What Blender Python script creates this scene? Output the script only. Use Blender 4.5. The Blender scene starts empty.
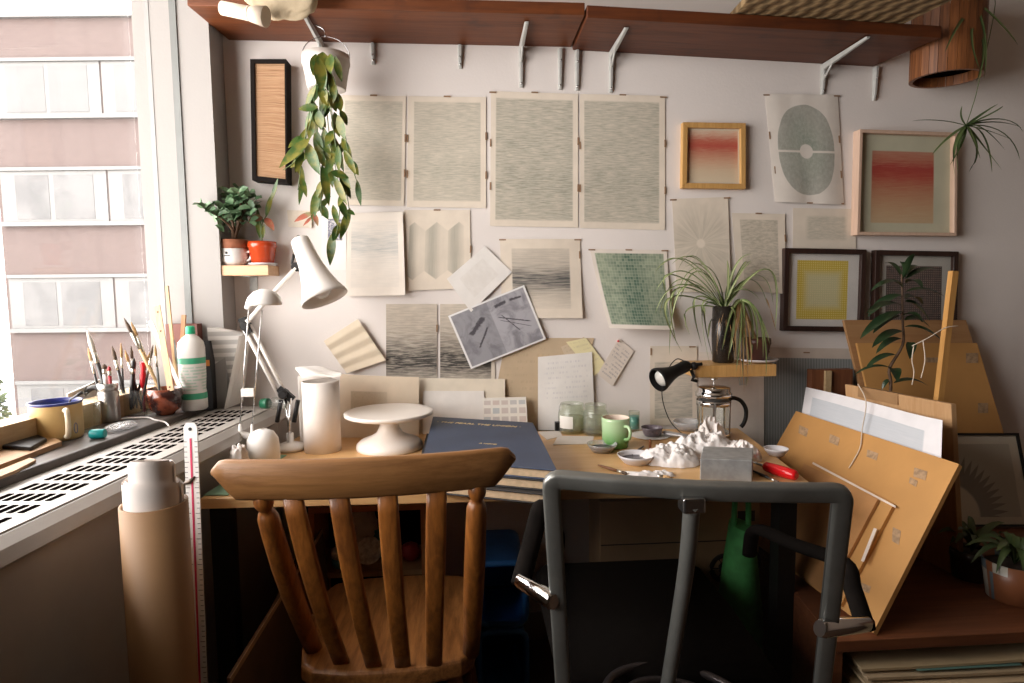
import bpy, math, random
from mathutils import Vector, Matrix, noise
V = Vector
random.seed(7)
sc = bpy.context.scene
COL = sc.collection
PI = math.pi

# ------------------------------------------------------------------ camera
CAM = V((0.0, -2.05, 1.21))
YAW, PITCH, ROLL, FPX = math.radians(4.0), math.radians(4.9), math.radians(-0.6), 620.0
RC = Matrix.Rotation(-YAW, 3, 'Z') @ Matrix.Rotation(PI/2 - PITCH, 3, 'X') @ Matrix.Rotation(ROLL, 3, 'Z')
cam_d = bpy.data.cameras.new('camera')
cam_o = bpy.data.objects.new('camera', cam_d)
COL.objects.link(cam_o)
cam_o.location = CAM
cam_o.rotation_euler = RC.to_euler()
cam_d.sensor_width = 36.0
cam_d.lens = 36.0*FPX/1024.0
cam_d.clip_start = 0.05
cam_d.clip_end = 300
sc.camera = cam_o

def ray(px, py):
    return RC @ V(((px-512.0)/FPX, (341.5-py)/FPX, -1.0))
def W(px, py, off=0.0):          # point on the plane parallel to the back wall, off metres in front of it
    d = ray(px, py); return CAM + d*((-off - CAM.y)/d.y)
def H(px, py, z):                # point on a level plane
    d = ray(px, py); return CAM + d*((z - CAM.z)/d.z)
FWD = V((math.sin(YAW), math.cos(YAW), 0)); RGT = V((math.cos(YAW), -math.sin(YAW), 0))
def A(px, py, dist):             # point at a forward distance from the camera
    d = ray(px, py); return CAM + d*(dist/d.dot(FWD))
def PL(px, py, p, n):            # point on any plane
    d = ray(px, py); return CAM + d*((p-CAM).dot(n)/d.dot(n))
AL = YAW + math.radians(1.7)     # the window wall is not quite square to the back wall
DL = V((math.sin(AL), math.cos(AL), 0)); NL = V((math.cos(AL), -math.sin(AL), 0))
def LP(s, x, z):                 # along the window wall, x metres left of the camera
    p = V((CAM.x, CAM.y, 0)) + DL*s - NL*x; p.z = z; return p
def LS(p):
    q = p - CAM; return q.dot(DL), -q.dot(NL)

# ------------------------------------------------------------------ mesh builder
class MB:
    def __init__(s): s.v=[]; s.f=[]; s.mi=[]; s.uv=[]; s.sm=[]; s.m=0; s.smooth=False
    def face(s, idx, uvs=None, sm=None):
        s.f.append(tuple(idx)); s.mi.append(s.m); s.uv.append(uvs); s.sm.append(s.smooth if sm is None else sm)
    def add(s, pts):
        b=len(s.v); s.v += [V(p) for p in pts]; return b
    def obox(s, p, ax, ay, az):
        p=V(p); ax=V(ax); ay=V(ay); az=V(az)
        if ax.cross(ay).dot(az) < 0: p=p+ax; ax=-ax
        b=s.add([p,p+ax,p+ax+ay,p+ay,p+az,p+ax+az,p+ax+ay+az,p+ay+az])
        for q in ((0,3,2,1),(4,5,6,7),(0,1,5,4),(1,2,6,5),(2,3,7,6),(3,0,4,7)): s.face([b+i for i in q],[(0,0),(1,0),(1,1),(0,1)],False)
        return s
    def box(s, lo, hi):
        lo=V(lo); hi=V(hi); d=hi-lo
        return s.obox(lo,(d.x,0,0),(0,d.y,0),(0,0,d.z))
    def bar(s, a, b, w, h, up=(0,0,1)):      # square-section bar from a to b
        a=V(a); b=V(b); t=(b-a).normalized(); up=V(up)
        sd=t.cross(up)
        if sd.length<1e-4: sd=t.cross(V((1,0,0)))
        sd.normalize(); u=sd.cross(t)
        return s.obox(a-sd*w/2-u*h/2, sd*w, u*h, b-a)
    def prism(s, poly, ext):
        n=len(poly); ext=V(ext); poly=[V(p) for p in poly]
        nr=V((0,0,0))
        for i in range(n): nr+= (poly[i]-poly[0]).cross(poly[(i+1)%n]-poly[0])
        if nr.dot(ext)>0: poly=poly[::-1]
        b=s.add(poly); c=s.add([p+ext for p in poly])
        s.face([b+i for i in range(n)],None,False); s.face([c+n-1-i for i in range(n)],None,False)
        for i in range(n):
            j=(i+1)%n; s.face([b+j,b+i,c+i,c+j],None,None)
        return s
    def loft(s, secs, cap=True, closed=True, sm=True):
        n=len(secs[0]); bs=[s.add(q) for q in secs]
        for k in range(len(secs)-1):
            for i in range(n if closed else n-1):
                j=(i+1)%n; s.face([bs[k]+i,bs[k]+j,bs[k+1]+j,bs[k+1]+i],None,sm)
        if cap:
            s.face([bs[0]+n-1-i for i in range(n)],None,False); s.face([bs[-1]+i for i in range(n)],None,False)
        return s
    def tube(s, pts, r, n=8, r2=None, up=None, cap=True, sq=1.0):
        pts=[V(p) for p in pts]; m=len(pts)
        rs=r if isinstance(r,(list,tuple)) else [r]*m
        r2s=rs if r2 is None else (r2 if isinstance(r2,(list,tuple)) else [r2]*m)
        secs=[]; u=None
        for i in range(m):
            t=(pts[min(i+1,m-1)]-pts[max(i-1,0)])
            if t.length<1e-9: t=V((0,0,1))
            t.normalize()
            if up is not None: u=V(up)-t*V(up).dot(t)
            elif u is None: u=V((0,0,1)) if abs(t.z)<.9 else V((1,0,0)); u=u-t*u.dot(t)
            else: u=u-t*u.dot(t)
            if u.length<1e-6: u=t.orthogonal()
            u.normalize(); w=t.cross(u)
            pw=lambda q: math.copysign(abs(q)**sq,q) if abs(q)>1e-9 else 0.0
            secs.append([pts[i]+u*pw(math.cos(2*PI*k/n))*rs[i]+w*pw(math.sin(2*PI*k/n))*r2s[i] for k in range(n)])
        return s.loft(secs,cap)
    def lathe(s, c, prof, n=28, axis=(0,0,1), cap=(True,True), sx=1.0):
        c=V(c); ax=V(axis).normalized(); u=ax.orthogonal().normalized()
        if abs(ax.z)>.99: u=V((1,0,0))
        w=ax.cross(u)
        secs=[[c+ax*z+u*math.cos(2*PI*k/n)*r*sx+w*math.sin(2*PI*k/n)*r for k in range(n)] for r,z in prof]
        bs=[s.add(q) for q in secs]
        for k in range(len(secs)-1):
            for i in range(n):
                j=(i+1)%n; s.face([bs[k]+i,bs[k]+j,bs[k+1]+j,bs[k+1]+i],None,True)
        if cap[0]: s.face([bs[0]+n-1-i for i in range(n)],None,False)
        if cap[1]: s.face([bs[-1]+i for i in range(n)],None,False)
        return s
    def grid(s, fn, nu=8, nv=8, th=None, sm=True):
        P=[[V(fn(i/nu,j/nv)) for i in range(nu+1)] for j in range(nv+1)]
        b=s.add([p for row in P for p in row]); w=nu+1
        for j in range(nv):
            for i in range(nu):
                s.face([b+j*w+i,b+j*w+i+1,b+(j+1)*w+i+1,b+(j+1)*w+i],[(i/nu,j/nv),((i+1)/nu,j/nv),((i+1)/nu,(j+1)/nv),(i/nu,(j+1)/nv)],sm)
        if th is not None:
            th=V(th); c=s.add([p+th for row in P for p in row])
            for j in range(nv):
                for i in range(nu):
                    s.face([c+j*w+i,c+(j+1)*w+i,c+(j+1)*w+i+1,c+j*w+i+1],[(0,0)]*4,sm)
            def rim(a,bb):
                k=s.add([s.v[b+bb],s.v[b+a],s.v[c+a],s.v[c+bb]]); s.face([k,k+1,k+2,k+3],[(0,0)]*4,False)
            for i in range(nu): rim(i,i+1); rim(nv*w+i+1,nv*w+i)
            for j in range(nv): rim((j+1)*w,j*w); rim(j*w+nu,(j+1)*w+nu)
        return s
    def ball(s, c, r, nu=16, nv=10, fn=None):
        c=V(c); r=V(r) if not isinstance(r,(int,float)) else V((r,r,r))
        secs=[]
        for j in range(nv+1):
            a=-PI/2+PI*j/nv
            row=[]
            for i in range(nu):
                b=2*PI*i/nu; d=V((math.cos(a)*math.cos(b),math.cos(a)*math.sin(b),math.sin(a)))
                k=fn(d) if fn else 1.0
                row.append(c+V((d.x*r.x,d.y*r.y,d.z*r.z))*k)
            secs.append(row)
        return s.loft(secs,cap=False)
    def blade(s, pts, wid, up=(0,0,1), fold=0.15):
        m=len(pts); L=[]
        for i,p in enumerate(pts):
            p=V(p); t=(V(pts[min(i+1,m-1)])-V(pts[max(i-1,0)])).normalized()
            sd=t.cross(V(up))
            if sd.length<1e-3: sd=t.orthogonal()
            sd.normalize(); nn=sd.cross(t); w=wid(i/(m-1))/2
            L.append((p-sd*w+nn*w*fold*2, p, p+sd*w+nn*w*fold*2))
        b=s.add([q for r in L for q in r])
        for i in range(m-1):
            a=b+i*3; t0=i/(m-1); t1=(i+1)/(m-1)
            s.face([a,a+1,a+4,a+3],[(0,t0),(.5,t0),(.5,t1),(0,t1)],True); s.face([a+1,a+2,a+5,a+4],[(.5,t0),(1,t0),(1,t1),(.5,t1)],True)
        return s

ORG = {}
def build(name, mb, mats, parent=None, origin=None, bev=0, seg=2, subsurf=0):
    me = bpy.data.meshes.new(name)
    if parent is not None: o0 = ORG[parent.name]
    elif origin is not None: o0 = V(origin)
    else:
        lo=V([min(v[i] for v in mb.v) for i in range(3)]); hi=V([max(v[i] for v in mb.v) for i in range(3)])
        o0=V(((lo.x+hi.x)/2,(lo.y+hi.y)/2,lo.z))
    me.from_pydata([tuple(v-o0) for v in mb.v], [], mb.f)
    if not isinstance(mats,(list,tuple)): mats=[mats]
    for m in mats: me.materials.append(m)
    me.polygons.foreach_set('material_index', mb.mi)
    me.polygons.foreach_set('use_smooth', mb.sm)
    if any(u for u in mb.uv):
        ul=me.uv_layers.new(name='UVMap'); k=0
        for p,u in zip(me.polygons, mb.uv):
            for q in range(p.loop_total):
                ul.data[p.loop_start+q].uv = u[q] if u else (0,0)
    me.update()
    ob=bpy.data.objects.new(name, me); COL.objects.link(ob)
    if parent is not None: ob.parent=parent
    else: ob.location=o0
    ORG[ob.name]=o0
    if bev:
        b=ob.modifiers.new('bevel','BEVEL'); b.width=bev; b.segments=seg; b.limit_method='ANGLE'; b.angle_limit=math.radians(40)
    if subsurf:
        b=ob.modifiers.new('sub','SUBSURF'); b.levels=subsurf; b.render_levels=subsurf
    return ob
def tag(o, label, cat, group=None, kind=None):
    o['label']=label; o['category']=cat
    if group: o['group']=group
    if kind: o['kind']=kind
    return o
def thing(name, label, cat, loc, group=None):
    o=bpy.data.objects.new(name,None); COL.objects.link(o); o.location=V(loc); o.empty_display_size=.05
    ORG[o.name]=V(loc)
    return tag(o,label,cat,group)
def struct(name, mb, mats, parent=None, **k):
    o=build(name,mb,mats,parent,**k)
    if parent is None: o['kind']='structure'
    return o
def bez(a,b,c,n=10):
    a,b,c=V(a),V(b),V(c)
    return [a*(1-t)**2+b*2*t*(1-t)+c*t*t for t in [i/n for i in range(n+1)]]
def spline(pts, n=6):
    pts=[V(p) for p in pts]; out=[]
    for i in range(len(pts)-1):
        p0=pts[max(i-1,0)];p1=pts[i];p2=pts[i+1];p3=pts[min(i+2,len(pts)-1)]
        for k in range(n):
            t=k/n
            out.append(0.5*((2*p1)+(p2-p0)*t+(2*p0-5*p1+4*p2-p3)*t*t+(3*p1-p0-3*p2+p3)*t**3))
    out.append(pts[-1]); return out

# ------------------------------------------------------------------ materials
def lin(h):
    h=h.lstrip('#'); r=[]
    for i in (0,2,4):
        c=int(h[i:i+2],16)/255; r.append(c/12.92 if c<=.04045 else ((c+.055)/1.055)**2.4)
    return tuple(r)
class G:
    def __init__(s,name):
        s.mat=bpy.data.materials.new(name); s.mat.use_nodes=True; s.t=s.mat.node_tree; s.n=s.t.nodes; s.n.clear()
        s.o=s.n.new('ShaderNodeOutputMaterial')
    def set(s,sock,val):
        if isinstance(val,bpy.types.NodeSocket): s.t.links.new(val,sock)
        elif isinstance(val,(tuple,list)):
            sock.default_value = tuple(val)+(1.0,) if len(val)==3 and len(sock.default_value)==4 else tuple(val)
        else: sock.default_value=val
    def m(s,op,a,b=None,c=None,clamp=False):
        n=s.n.new('ShaderNodeMath'); n.operation=op; n.use_clamp=clamp
        s.set(n.inputs[0],a)
        if b is not None: s.set(n.inputs[1],b)
        if c is not None: s.set(n.inputs[2],c)
        return n.outputs[0]
    def mul(s,*a):
        r=a[0]
        for b in a[1:]: r=s.m('MULTIPLY',r,b)
        return r
    def uv(s):
        n=s.n.new('ShaderNodeTexCoord'); x=s.n.new('ShaderNodeSeparateXYZ'); s.t.links.new(n.outputs['UV'],x.inputs[0]); return x.outputs[0],x.outputs[1]
    def obj(s):
        n=s.n.new('ShaderNodeTexCoord'); return n.outputs['Object']
    def sep(s,v):
        x=s.n.new('ShaderNodeSeparateXYZ'); s.t.links.new(v,x.inputs[0]); return x.outputs[0],x.outputs[1],x.outputs[2]
    def vec(s,x,y,z=0.0):
        n=s.n.new('ShaderNodeCombineXYZ')
        for i,q in enumerate((x,y,z)): s.set(n.inputs[i],q)
        return n.outputs[0]
    def map(s,v,scale=(1,1,1),loc=(0,0,0),rot=(0,0,0)):
        n=s.n.new('ShaderNodeMapping'); s.t.links.new(v,n.inputs[0]); n.inputs['Scale'].default_value=scale; n.inputs['Location'].default_value=loc; n.inputs['Rotation'].default_value=rot; return n.outputs[0]
    def noise(s,v,scale=5,detail=3,rough=.55,dist=0):
        n=s.n.new('ShaderNodeTexNoise'); s.t.links.new(v,n.inputs['Vector'])
        n.inputs['Scale'].default_value=scale; n.inputs['Detail'].default_value=detail; n.inputs['Roughness'].default_value=rough; n.inputs['Distortion'].default_value=dist
        return n.outputs[0]
    def white(s,v):
        n=s.n.new('ShaderNodeTexWhiteNoise'); n.noise_dimensions='3D'; s.t.links.new(v,n.inputs['Vector']); return n.outputs[0]
    def ss(s,x,a,b):
        n=s.n.new('ShaderNodeMapRange'); n.interpolation_type='SMOOTHSTEP'; s.set(n.inputs[0],x); n.inputs[1].default_value=a; n.inputs[2].default_value=b; n.inputs[3].default_value=0; n.inputs[4].default_value=1
        return n.outputs[0]
    def ramp(s,x,stops):
        n=s.n.new('ShaderNodeValToRGB'); s.set(n.inputs[0],x); r=n.color_ramp
        while len(r.elements)<len(stops): r.elements.new(.5)
        for e,(p,c) in zip(r.elements,stops):
            e.position=p
        for e,(p,c) in zip(r.elements,stops):
            e.color = (c,c,c,1) if isinstance(c,(int,float)) else tuple(c)+(1,)
        return n.outputs[0]
    def mix(s,f,a,b):
        n=s.n.new('ShaderNodeMix'); n.data_type='RGBA'; s.set(n.inputs[0],f); s.set(n.inputs[6],a); s.set(n.inputs[7],b); return n.outputs[2]
    def bump(s,h,strength=.2,dist=.01):
        n=s.n.new('ShaderNodeBump'); s.set(n.inputs['Height'],h); n.inputs['Strength'].default_value=strength; n.inputs['Distance'].default_value=dist; return n.outputs[0]
    def rect(s,u,v,l,r,b,t,soft=.012):
        return s.mul(s.ss(u,l-soft,l+soft),s.ss(u,r+soft,r-soft),s.ss(v,b-soft,b+soft),s.ss(v,t+soft,t-soft))
    def out(s,col,rough=.7,metal=0.0,normal=None,spec=None,coat=0,trans=0,sub=0):
        p=s.n.new('ShaderNodeBsdfPrincipled'); s.set(p.inputs['Base Color'],col); s.set(p.inputs['Roughness'],rough); p.inputs['Metallic'].default_value=metal
        if normal is not None: s.t.links.new(normal,p.inputs['Normal'])
        if spec is not None: p.inputs['Specular IOR Level'].default_value=spec
        if coat: p.inputs['Coat Weight'].default_value=coat; p.inputs['Coat Roughness'].default_value=.08
        s.p=p; s.t.links.new(p.outputs[0],s.o.inputs[0]); return s.mat
def sc3(c,k): return tuple(min(1,x*k) for x in c)
def plain(name,col,rough=.6,metal=0,var=.12,scale=18,bump=0,bscale=None,spec=None,coat=0):
    if isinstance(col,str): col=lin(col)
    g=G(name); o=g.obj(); f=g.noise(o,scale,4)
    c=g.mix(g.ss(f,.3,.7),sc3(col,1-var),sc3(col,1+var))
    nb=g.bump(g.noise(o,bscale or scale*4,4),bump,.01) if bump else None
    return g.out(c,rough,metal,nb,spec,coat)
def wood(name,c1,c2,axis='x',scale=14,rough=.5,stretch=.06,dark=None,bump=.08,coat=0):
    c1=lin(c1) if isinstance(c1,str) else c1; c2=lin(c2) if isinstance(c2,str) else c2
    g=G(name); o=g.obj(); st={'x':(stretch,1,1),'y':(1,stretch,1),'z':(1,1,stretch)}[axis]
    scale*=2.6; v=g.map(o,st); a=g.noise(v,scale,6,.6,1.2); b=g.noise(v,scale*5,4,.65)
    f=g.m('ADD',g.mul(g.ss(a,.34,.66),.55),g.mul(g.ss(b,.34,.66),.45))
    c=g.mix(f,c1,c2)
    if dark is not None:
        d=g.ss(g.noise(o,6,4,.6),.58,.75); c=g.mix(g.mul(d,.6),c,lin(dark))
    return g.out(c,g.m('ADD',rough-.08,g.mul(a,.16)),0,g.bump(f,bump,.004),coat=coat)
def glass_thin(name,tint=(1,1,1),refl=.08,haze=0.0):
    g=G(name); tr=g.n.new('ShaderNodeBsdfTransparent'); tr.inputs[0].default_value=tuple(tint)+(1,)
    gl=g.n.new('ShaderNodeBsdfGlossy'); gl.inputs['Roughness'].default_value=.03
    fr=g.n.new('ShaderNodeLayerWeight'); fr.inputs[0].default_value=.5
    o=g.obj(); sm=g.m('ADD',g.mul(g.noise(o,9,3),.01),refl*.4)
    f=g.m('ADD',g.mul(g.m('POWER',fr.outputs['Facing'],3.5),min(.7,refl*6)),sm,clamp=True)
    mx=g.n.new('ShaderNodeMixShader'); g.set(mx.inputs[0],f); g.t.links.new(tr.outputs[0],mx.inputs[1]); g.t.links.new(gl.outputs[0],mx.inputs[2])
    last=mx.outputs[0]
    if haze:
        df=g.n.new('ShaderNodeBsdfDiffuse'); df.inputs[0].default_value=(.85,.85,.85,1); m2=g.n.new('ShaderNodeMixShader'); m2.inputs[0].default_value=haze
        g.t.links.new(last,m2.inputs[1]); g.t.links.new(df.outputs[0],m2.inputs[2]); last=m2.outputs[0]
    g.t.links.new(last,g.o.inputs[0]); return g.mat
def net(name,col,openness):
    g=G(name); p=g.out(col,.8,spec=.03); tr=g.n.new('ShaderNodeBsdfTransparent'); mx=g.n.new('ShaderNodeMixShader')
    g.set(mx.inputs[0],g.m('SUBTRACT',1.0-openness,g.mul(g.noise(g.obj(),900,1),.05)))
    g.t.links.new(tr.outputs[0],mx.inputs[1]); g.t.links.new(g.p.outputs[0],mx.inputs[2]); g.t.links.new(mx.outputs[0],g.o.inputs[0]); return g.mat
# ------------------------------------------------------------------ common materials
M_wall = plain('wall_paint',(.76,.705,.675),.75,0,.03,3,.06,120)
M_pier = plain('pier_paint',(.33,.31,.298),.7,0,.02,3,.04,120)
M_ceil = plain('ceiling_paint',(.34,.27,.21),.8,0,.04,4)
M_floor = wood('floor_boards',(.075,.040,.022),(.035,.018,.010),'y',9,.45)
M_farwall = plain('far_wall_paint',(.16,.115,.085),.8,0,.05,3)
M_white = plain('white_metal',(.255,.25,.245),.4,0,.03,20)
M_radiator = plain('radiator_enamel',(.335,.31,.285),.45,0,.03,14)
M_dark = plain('black_plastic',(.011,.010,.010),.45,0,.2,30,spec=.25)
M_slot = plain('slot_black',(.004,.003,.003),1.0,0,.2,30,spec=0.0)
M_sill = plain('sill_slate',(.085,.070,.062),.45,0,.35,9,.1)
M_tan = wood('tan_timber',(.50,.36,.20),(.40,.27,.14),'y',14,.55)
M_gasket = plain('gasket_grey',(.045,.047,.045),.5,0,.1,20)
M_alu = plain('aluminium',(.14,.145,.14),.5,.2,.06,20)
M_steel = plain('steel',(.55,.55,.55),.25,1,.05,30)
M_chrome = plain('chrome',(.75,.75,.76),.1,1,.03,30)
M_pine = wood('pine',(.66,.42,.20),(.52,.30,.12),'x',12,.45)
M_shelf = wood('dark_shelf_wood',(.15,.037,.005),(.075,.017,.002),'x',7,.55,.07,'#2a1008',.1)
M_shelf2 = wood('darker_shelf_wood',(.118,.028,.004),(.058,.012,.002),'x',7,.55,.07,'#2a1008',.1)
M_plate = plain('white_plaster',(.82,.80,.77),.55,0,.02,20)
M_pane = glass_thin('window_pane',(1,1,1),.03,.015)
M_glass = glass_thin('clear_glass',(.93,.95,.93),.05,.03)

PIER = .115
XW = 1.14
# ------------------------------------------------------------------ room shell
def XLW(x,y): return LP((y+2.05-x*math.sin(AL))/math.cos(AL),x,0).x
b=MB(); b.box((-1.6,-5,-.1),(2.6,0.0,0)); floor=struct('floor',b,M_floor)
b=MB(); b.prism([(XLW(XW+.003,0),0,0),(2.7,0,0),(2.7,.12,0),(XLW(XW+.003,.12),.12,0)],(0,0,2.75)); struct('wall_back',b,M_wall)
b=MB(); b.box((2.6,-5,0),(2.72,0,2.75)); struct('wall_right',b,M_farwall)
b=MB(); b.box((-2.2,-5.12,0),(2.72,-5,2.75)); struct('wall_rear',b,M_farwall)
b=MB(); b.box((-2.2,-5.12,2.75),(2.72,.12,2.85)); struct('ceiling',b,M_ceil)
# pier between the window and the back wall
p0=W(220.5,265,PIER); p1=W(233.5,265,0)
pa=LP(0,XW+.1,0)
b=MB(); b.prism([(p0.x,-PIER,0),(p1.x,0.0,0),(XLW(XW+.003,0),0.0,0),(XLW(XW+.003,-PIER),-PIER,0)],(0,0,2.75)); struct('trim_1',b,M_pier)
# window wall below and above the glass
def lbox(s0,s1,x0,x1,z0,z1,mb=None):
    mb=mb or MB()
    return mb.prism([LP(s0,x0,z0),LP(s1,x0,z0),LP(s1,x1,z0),LP(s0,x1,z0)],(0,0,z1-z0))
S_END=1.838; S0=-3.1; WS=-.45
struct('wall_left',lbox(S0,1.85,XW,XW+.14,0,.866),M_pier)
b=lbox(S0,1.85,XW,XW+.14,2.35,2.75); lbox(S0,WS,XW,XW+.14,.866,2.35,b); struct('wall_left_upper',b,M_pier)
# window
wf=MB(); lbox(WS,S_END,XW-.015,XW+.05,.868,.928,wf); 
window=struct('window_1',wf,M_tan)
def wpart(name,mats,*boxes):
    mb=MB()
    for q in boxes: lbox(*q,mb=mb)
    return build(name,mb,mats,window)
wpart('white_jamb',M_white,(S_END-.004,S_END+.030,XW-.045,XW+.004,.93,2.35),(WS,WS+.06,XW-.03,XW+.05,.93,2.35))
wpart('grey_gasket',M_gasket,(S_END+.004,S_END+.028,XW-.066,XW-.046,.868,2.35),(S_END+.004,S_END+.026,XW-.102,XW-.088,.868,2.35))
wpart('aluminium_jamb',M_alu,(S_END+.002,S_END+.027,XW-.088,XW-.066,.868,2.35),(S_END+.001,S_END+.027,XW-.122,XW-.102,.868,2.35))
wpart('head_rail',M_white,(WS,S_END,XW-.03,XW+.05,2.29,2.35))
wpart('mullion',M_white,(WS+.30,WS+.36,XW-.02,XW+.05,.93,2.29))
wpart('pane',M_pane,(WS,S_END,XW+.016,XW+.020,.925,2.30))
b=lbox(WS-.2,1.925,.985,XW-.013,.845,.868); struct('window_sill',b,M_sill,bev=.004)
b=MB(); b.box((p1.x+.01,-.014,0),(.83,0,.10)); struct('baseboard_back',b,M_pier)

# ------------------------------------------------------------------ convector along the window wall
XF=.762; zT=.85
rad=thing('convector_heater','long cream convector heater casing with black slotted top grille under the window','heater',LP(.6,.87,0))
b=MB(); 
prof=[(.797,0.0),(.797,.806),(XF+.004,.812),(XF,.818),(XF+.010,.838),(XF+.030,zT),(.984,zT),(.984,0)]
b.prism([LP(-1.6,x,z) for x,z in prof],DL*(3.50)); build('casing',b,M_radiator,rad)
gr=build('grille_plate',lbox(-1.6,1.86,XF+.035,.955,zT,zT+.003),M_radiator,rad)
s=-.2
while s<1.80:
    b=MB()
    for k in range(6):
        x=.829+k*.0190
        lbox(s,s+.0365,x,x+.0100,zT+.0031,zT+.0042,b)
    build('slot_bank',b,M_slot,gr); s+=.058

# ------------------------------------------------------------------ outside
DB=18.5
def AZ(px,z,d=DB):
    q=A(px,288,d); q.z=z; return q
def zpx(py,d=DB): return A(75,py,d).z
M_brick=G('outside_brick'); o=M_brick.obj(); x,y,z=M_brick.sep(o)
bt=M_brick.n.new('ShaderNodeTexBrick'); M_brick.set(bt.inputs['Vector'],M_brick.vec(x,z,0)); bt.inputs['Scale'].default_value=3.2
bt.inputs['Color1'].default_value=(.064,.045,.041,1); bt.inputs['Color2'].default_value=(.055,.038,.035,1); bt.inputs['Mortar'].default_value=(.080,.062,.057,1); bt.inputs['Mortar Size'].default_value=.012
M_brick=M_brick.out(M_brick.mix(.25,bt.outputs[0],M_brick.mix(M_brick.noise(o,.6,4),(.052,.037,.034),(.076,.055,.050))),.9)
M_outwhite=plain('outside_white',(.092,.090,.088),.6,0,.04,2)
M_blind=plain('outside_blind',(.074,.073,.073),.7,0,.05,1)
gg=G('outside_glass'); o=gg.obj(); M_outglass=gg.out(gg.mix(gg.ss(gg.noise(o,.8,4,.6,1),.35,.65),(.036,.035,.036),(.062,.06,.06)),.25)
M_leaf_out=plain('outside_leaves',(.06,.075,.04),.8,0,.5,3)
bld=thing('apartment_building','long red brick building with bands of white framed windows across the street','building',AZ(200,-7))
nf=-FWD
b=MB(); 
def slab(mb,px0,px1,z0,z1,th0,th1):      # proud of the facade plane by th1, back to th0
    a=AZ(px0,z0); c=AZ(px1,z0)
    mb.prism([a+nf*th1,c+nf*th1,c+nf*th0,a+nf*th0],(0,0,z1-z0)); return mb
slab(b,6,420,-7,zpx(17),-6,0); build('brick_body',b,M_brick,bld)
rows=[(62,116),(171,223),(278,329),(384,436)]
for i,(t,bo) in enumerate(rows):
    off=[0,9,17,22][i]-6
    b=MB(); slab(b,10,420,zpx(t-1)-.02,zpx(t-3)+.02,-.1,.10); slab(b,10,420,zpx(bo+2)-.03,zpx(bo)+.03,-.1,.14); build('sill_band',b,M_outwhite,bld)
    x=10
    for k in range(8):
        b=MB(); slab(b,x,x+104,zpx(bo),zpx(t),-.05,.035)
        w=build('window_unit',b,M_outwhite,bld)
        cols=((14,47),(52,91)) if i else ((12,50),(54,92))
        for (c0,c1) in cols:
            b=MB(); slab(b,x+c0,x+c1,zpx(bo-4),zpx(t+4),.0,.045); build('pane',b,M_blind if i==0 else M_outglass,w)
        x+=106
b=MB(); slab(b,4,420,zpx(18),zpx(16),-6,.12); build('coping',b,M_outwhite,bld)
def leafball(mb,c,r,n,size,seed=1):
    rnd=random.Random(seed)
    for _ in range(n):
        d=V((rnd.gauss(0,1),rnd.gauss(0,1),rnd.gauss(0,1))).normalized()*(rnd.random()**.4)
        p=V(c)+V((d.x*r[0],d.y*r[1],d.z*r[2])); t=V((rnd.gauss(0,1),rnd.gauss(0,1),rnd.gauss(0,1))).normalized(); u=t.orthogonal().normalized()
        mb.smooth=False
        k=mb.add([p-t*size,p+u*size*.5,p+t*size,p-u*size*.5]); mb.face([k,k+1,k+2,k+3])
    return mb
tc=AZ(-52,-3.6,15)
tr=thing('street_tree','green leafy tree beside the left end of the brick building','tree',(tc.x,tc.y,-7))
b=MB(); leafball(b,tc,(1.1,1.1,4.0),2600,.16,3); build('foliage',b,M_leaf_out,tr)
b=MB(); b.tube([(tc.x,tc.y,-7),(tc.x+.1,tc.y,-5),(tc.x,tc.y,-2)],[.2,.16,.06],8); build('trunk',b,M_shelf2,tr)
b=MB(); b.box((-60,3,-7.2),(40,60,-7)); struct('ground_outside',b,plain('street_grey',(.3,.3,.29),.9,0,.1,.5))

# ------------------------------------------------------------------ light
w=bpy.data.worlds.new('overcast'); sc.world=w; w.use_nodes=True; nt=w.node_tree
bg=nt.nodes['Background']; tcn=nt.nodes.new('ShaderNodeTexCoord'); sx=nt.nodes.new('ShaderNodeSeparateXYZ'); nt.links.new(tcn.outputs['Generated'],sx.inputs[0])
rp=nt.nodes.new('ShaderNodeValToRGB'); nt.links.new(sx.outputs[2],rp.inputs[0]); e=rp.color_ramp.elements
e[0].position=0; e[0].color=(.82,.78,.74,1); e[1].position=.6; e[1].color=(1.0,.962,.935,1)
nt.links.new(rp.outputs[0],bg.inputs[0]); bg.inputs[1].default_value=SKY=6.6
pl=bpy.data.lights.new('window_portal','AREA'); pl.shape='RECTANGLE'; pl.size=S_END-WS; pl.size_y=1.42; pl.cycles.is_portal=True
po=bpy.data.objects.new('window_portal',pl); COL.objects.link(po); c=LP((WS+S_END)/2,XW+.07,1.64); po.location=c
zax=-NL; yax=V((0,0,1)); xax=yax.cross(zax)
po.rotation_euler=Matrix((xax,yax,zax)).transposed().to_euler()
sc.view_settings.view_transform='Standard'; sc.view_settings.look='None'; sc.view_settings.gamma=1; sc.view_settings.exposure=1.0
sc.view_settings.use_curve_mapping=False
sc.cycles.use_denoising=True; sc.cycles.max_bounces=10; sc.cycles.transparent_max_bounces=16; sc.cycles.diffuse_bounces=6; sc.cycles.sample_clamp_indirect=6
sc.cycles.caustics_reflective=False; sc.cycles.caustics_refractive=False
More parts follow.
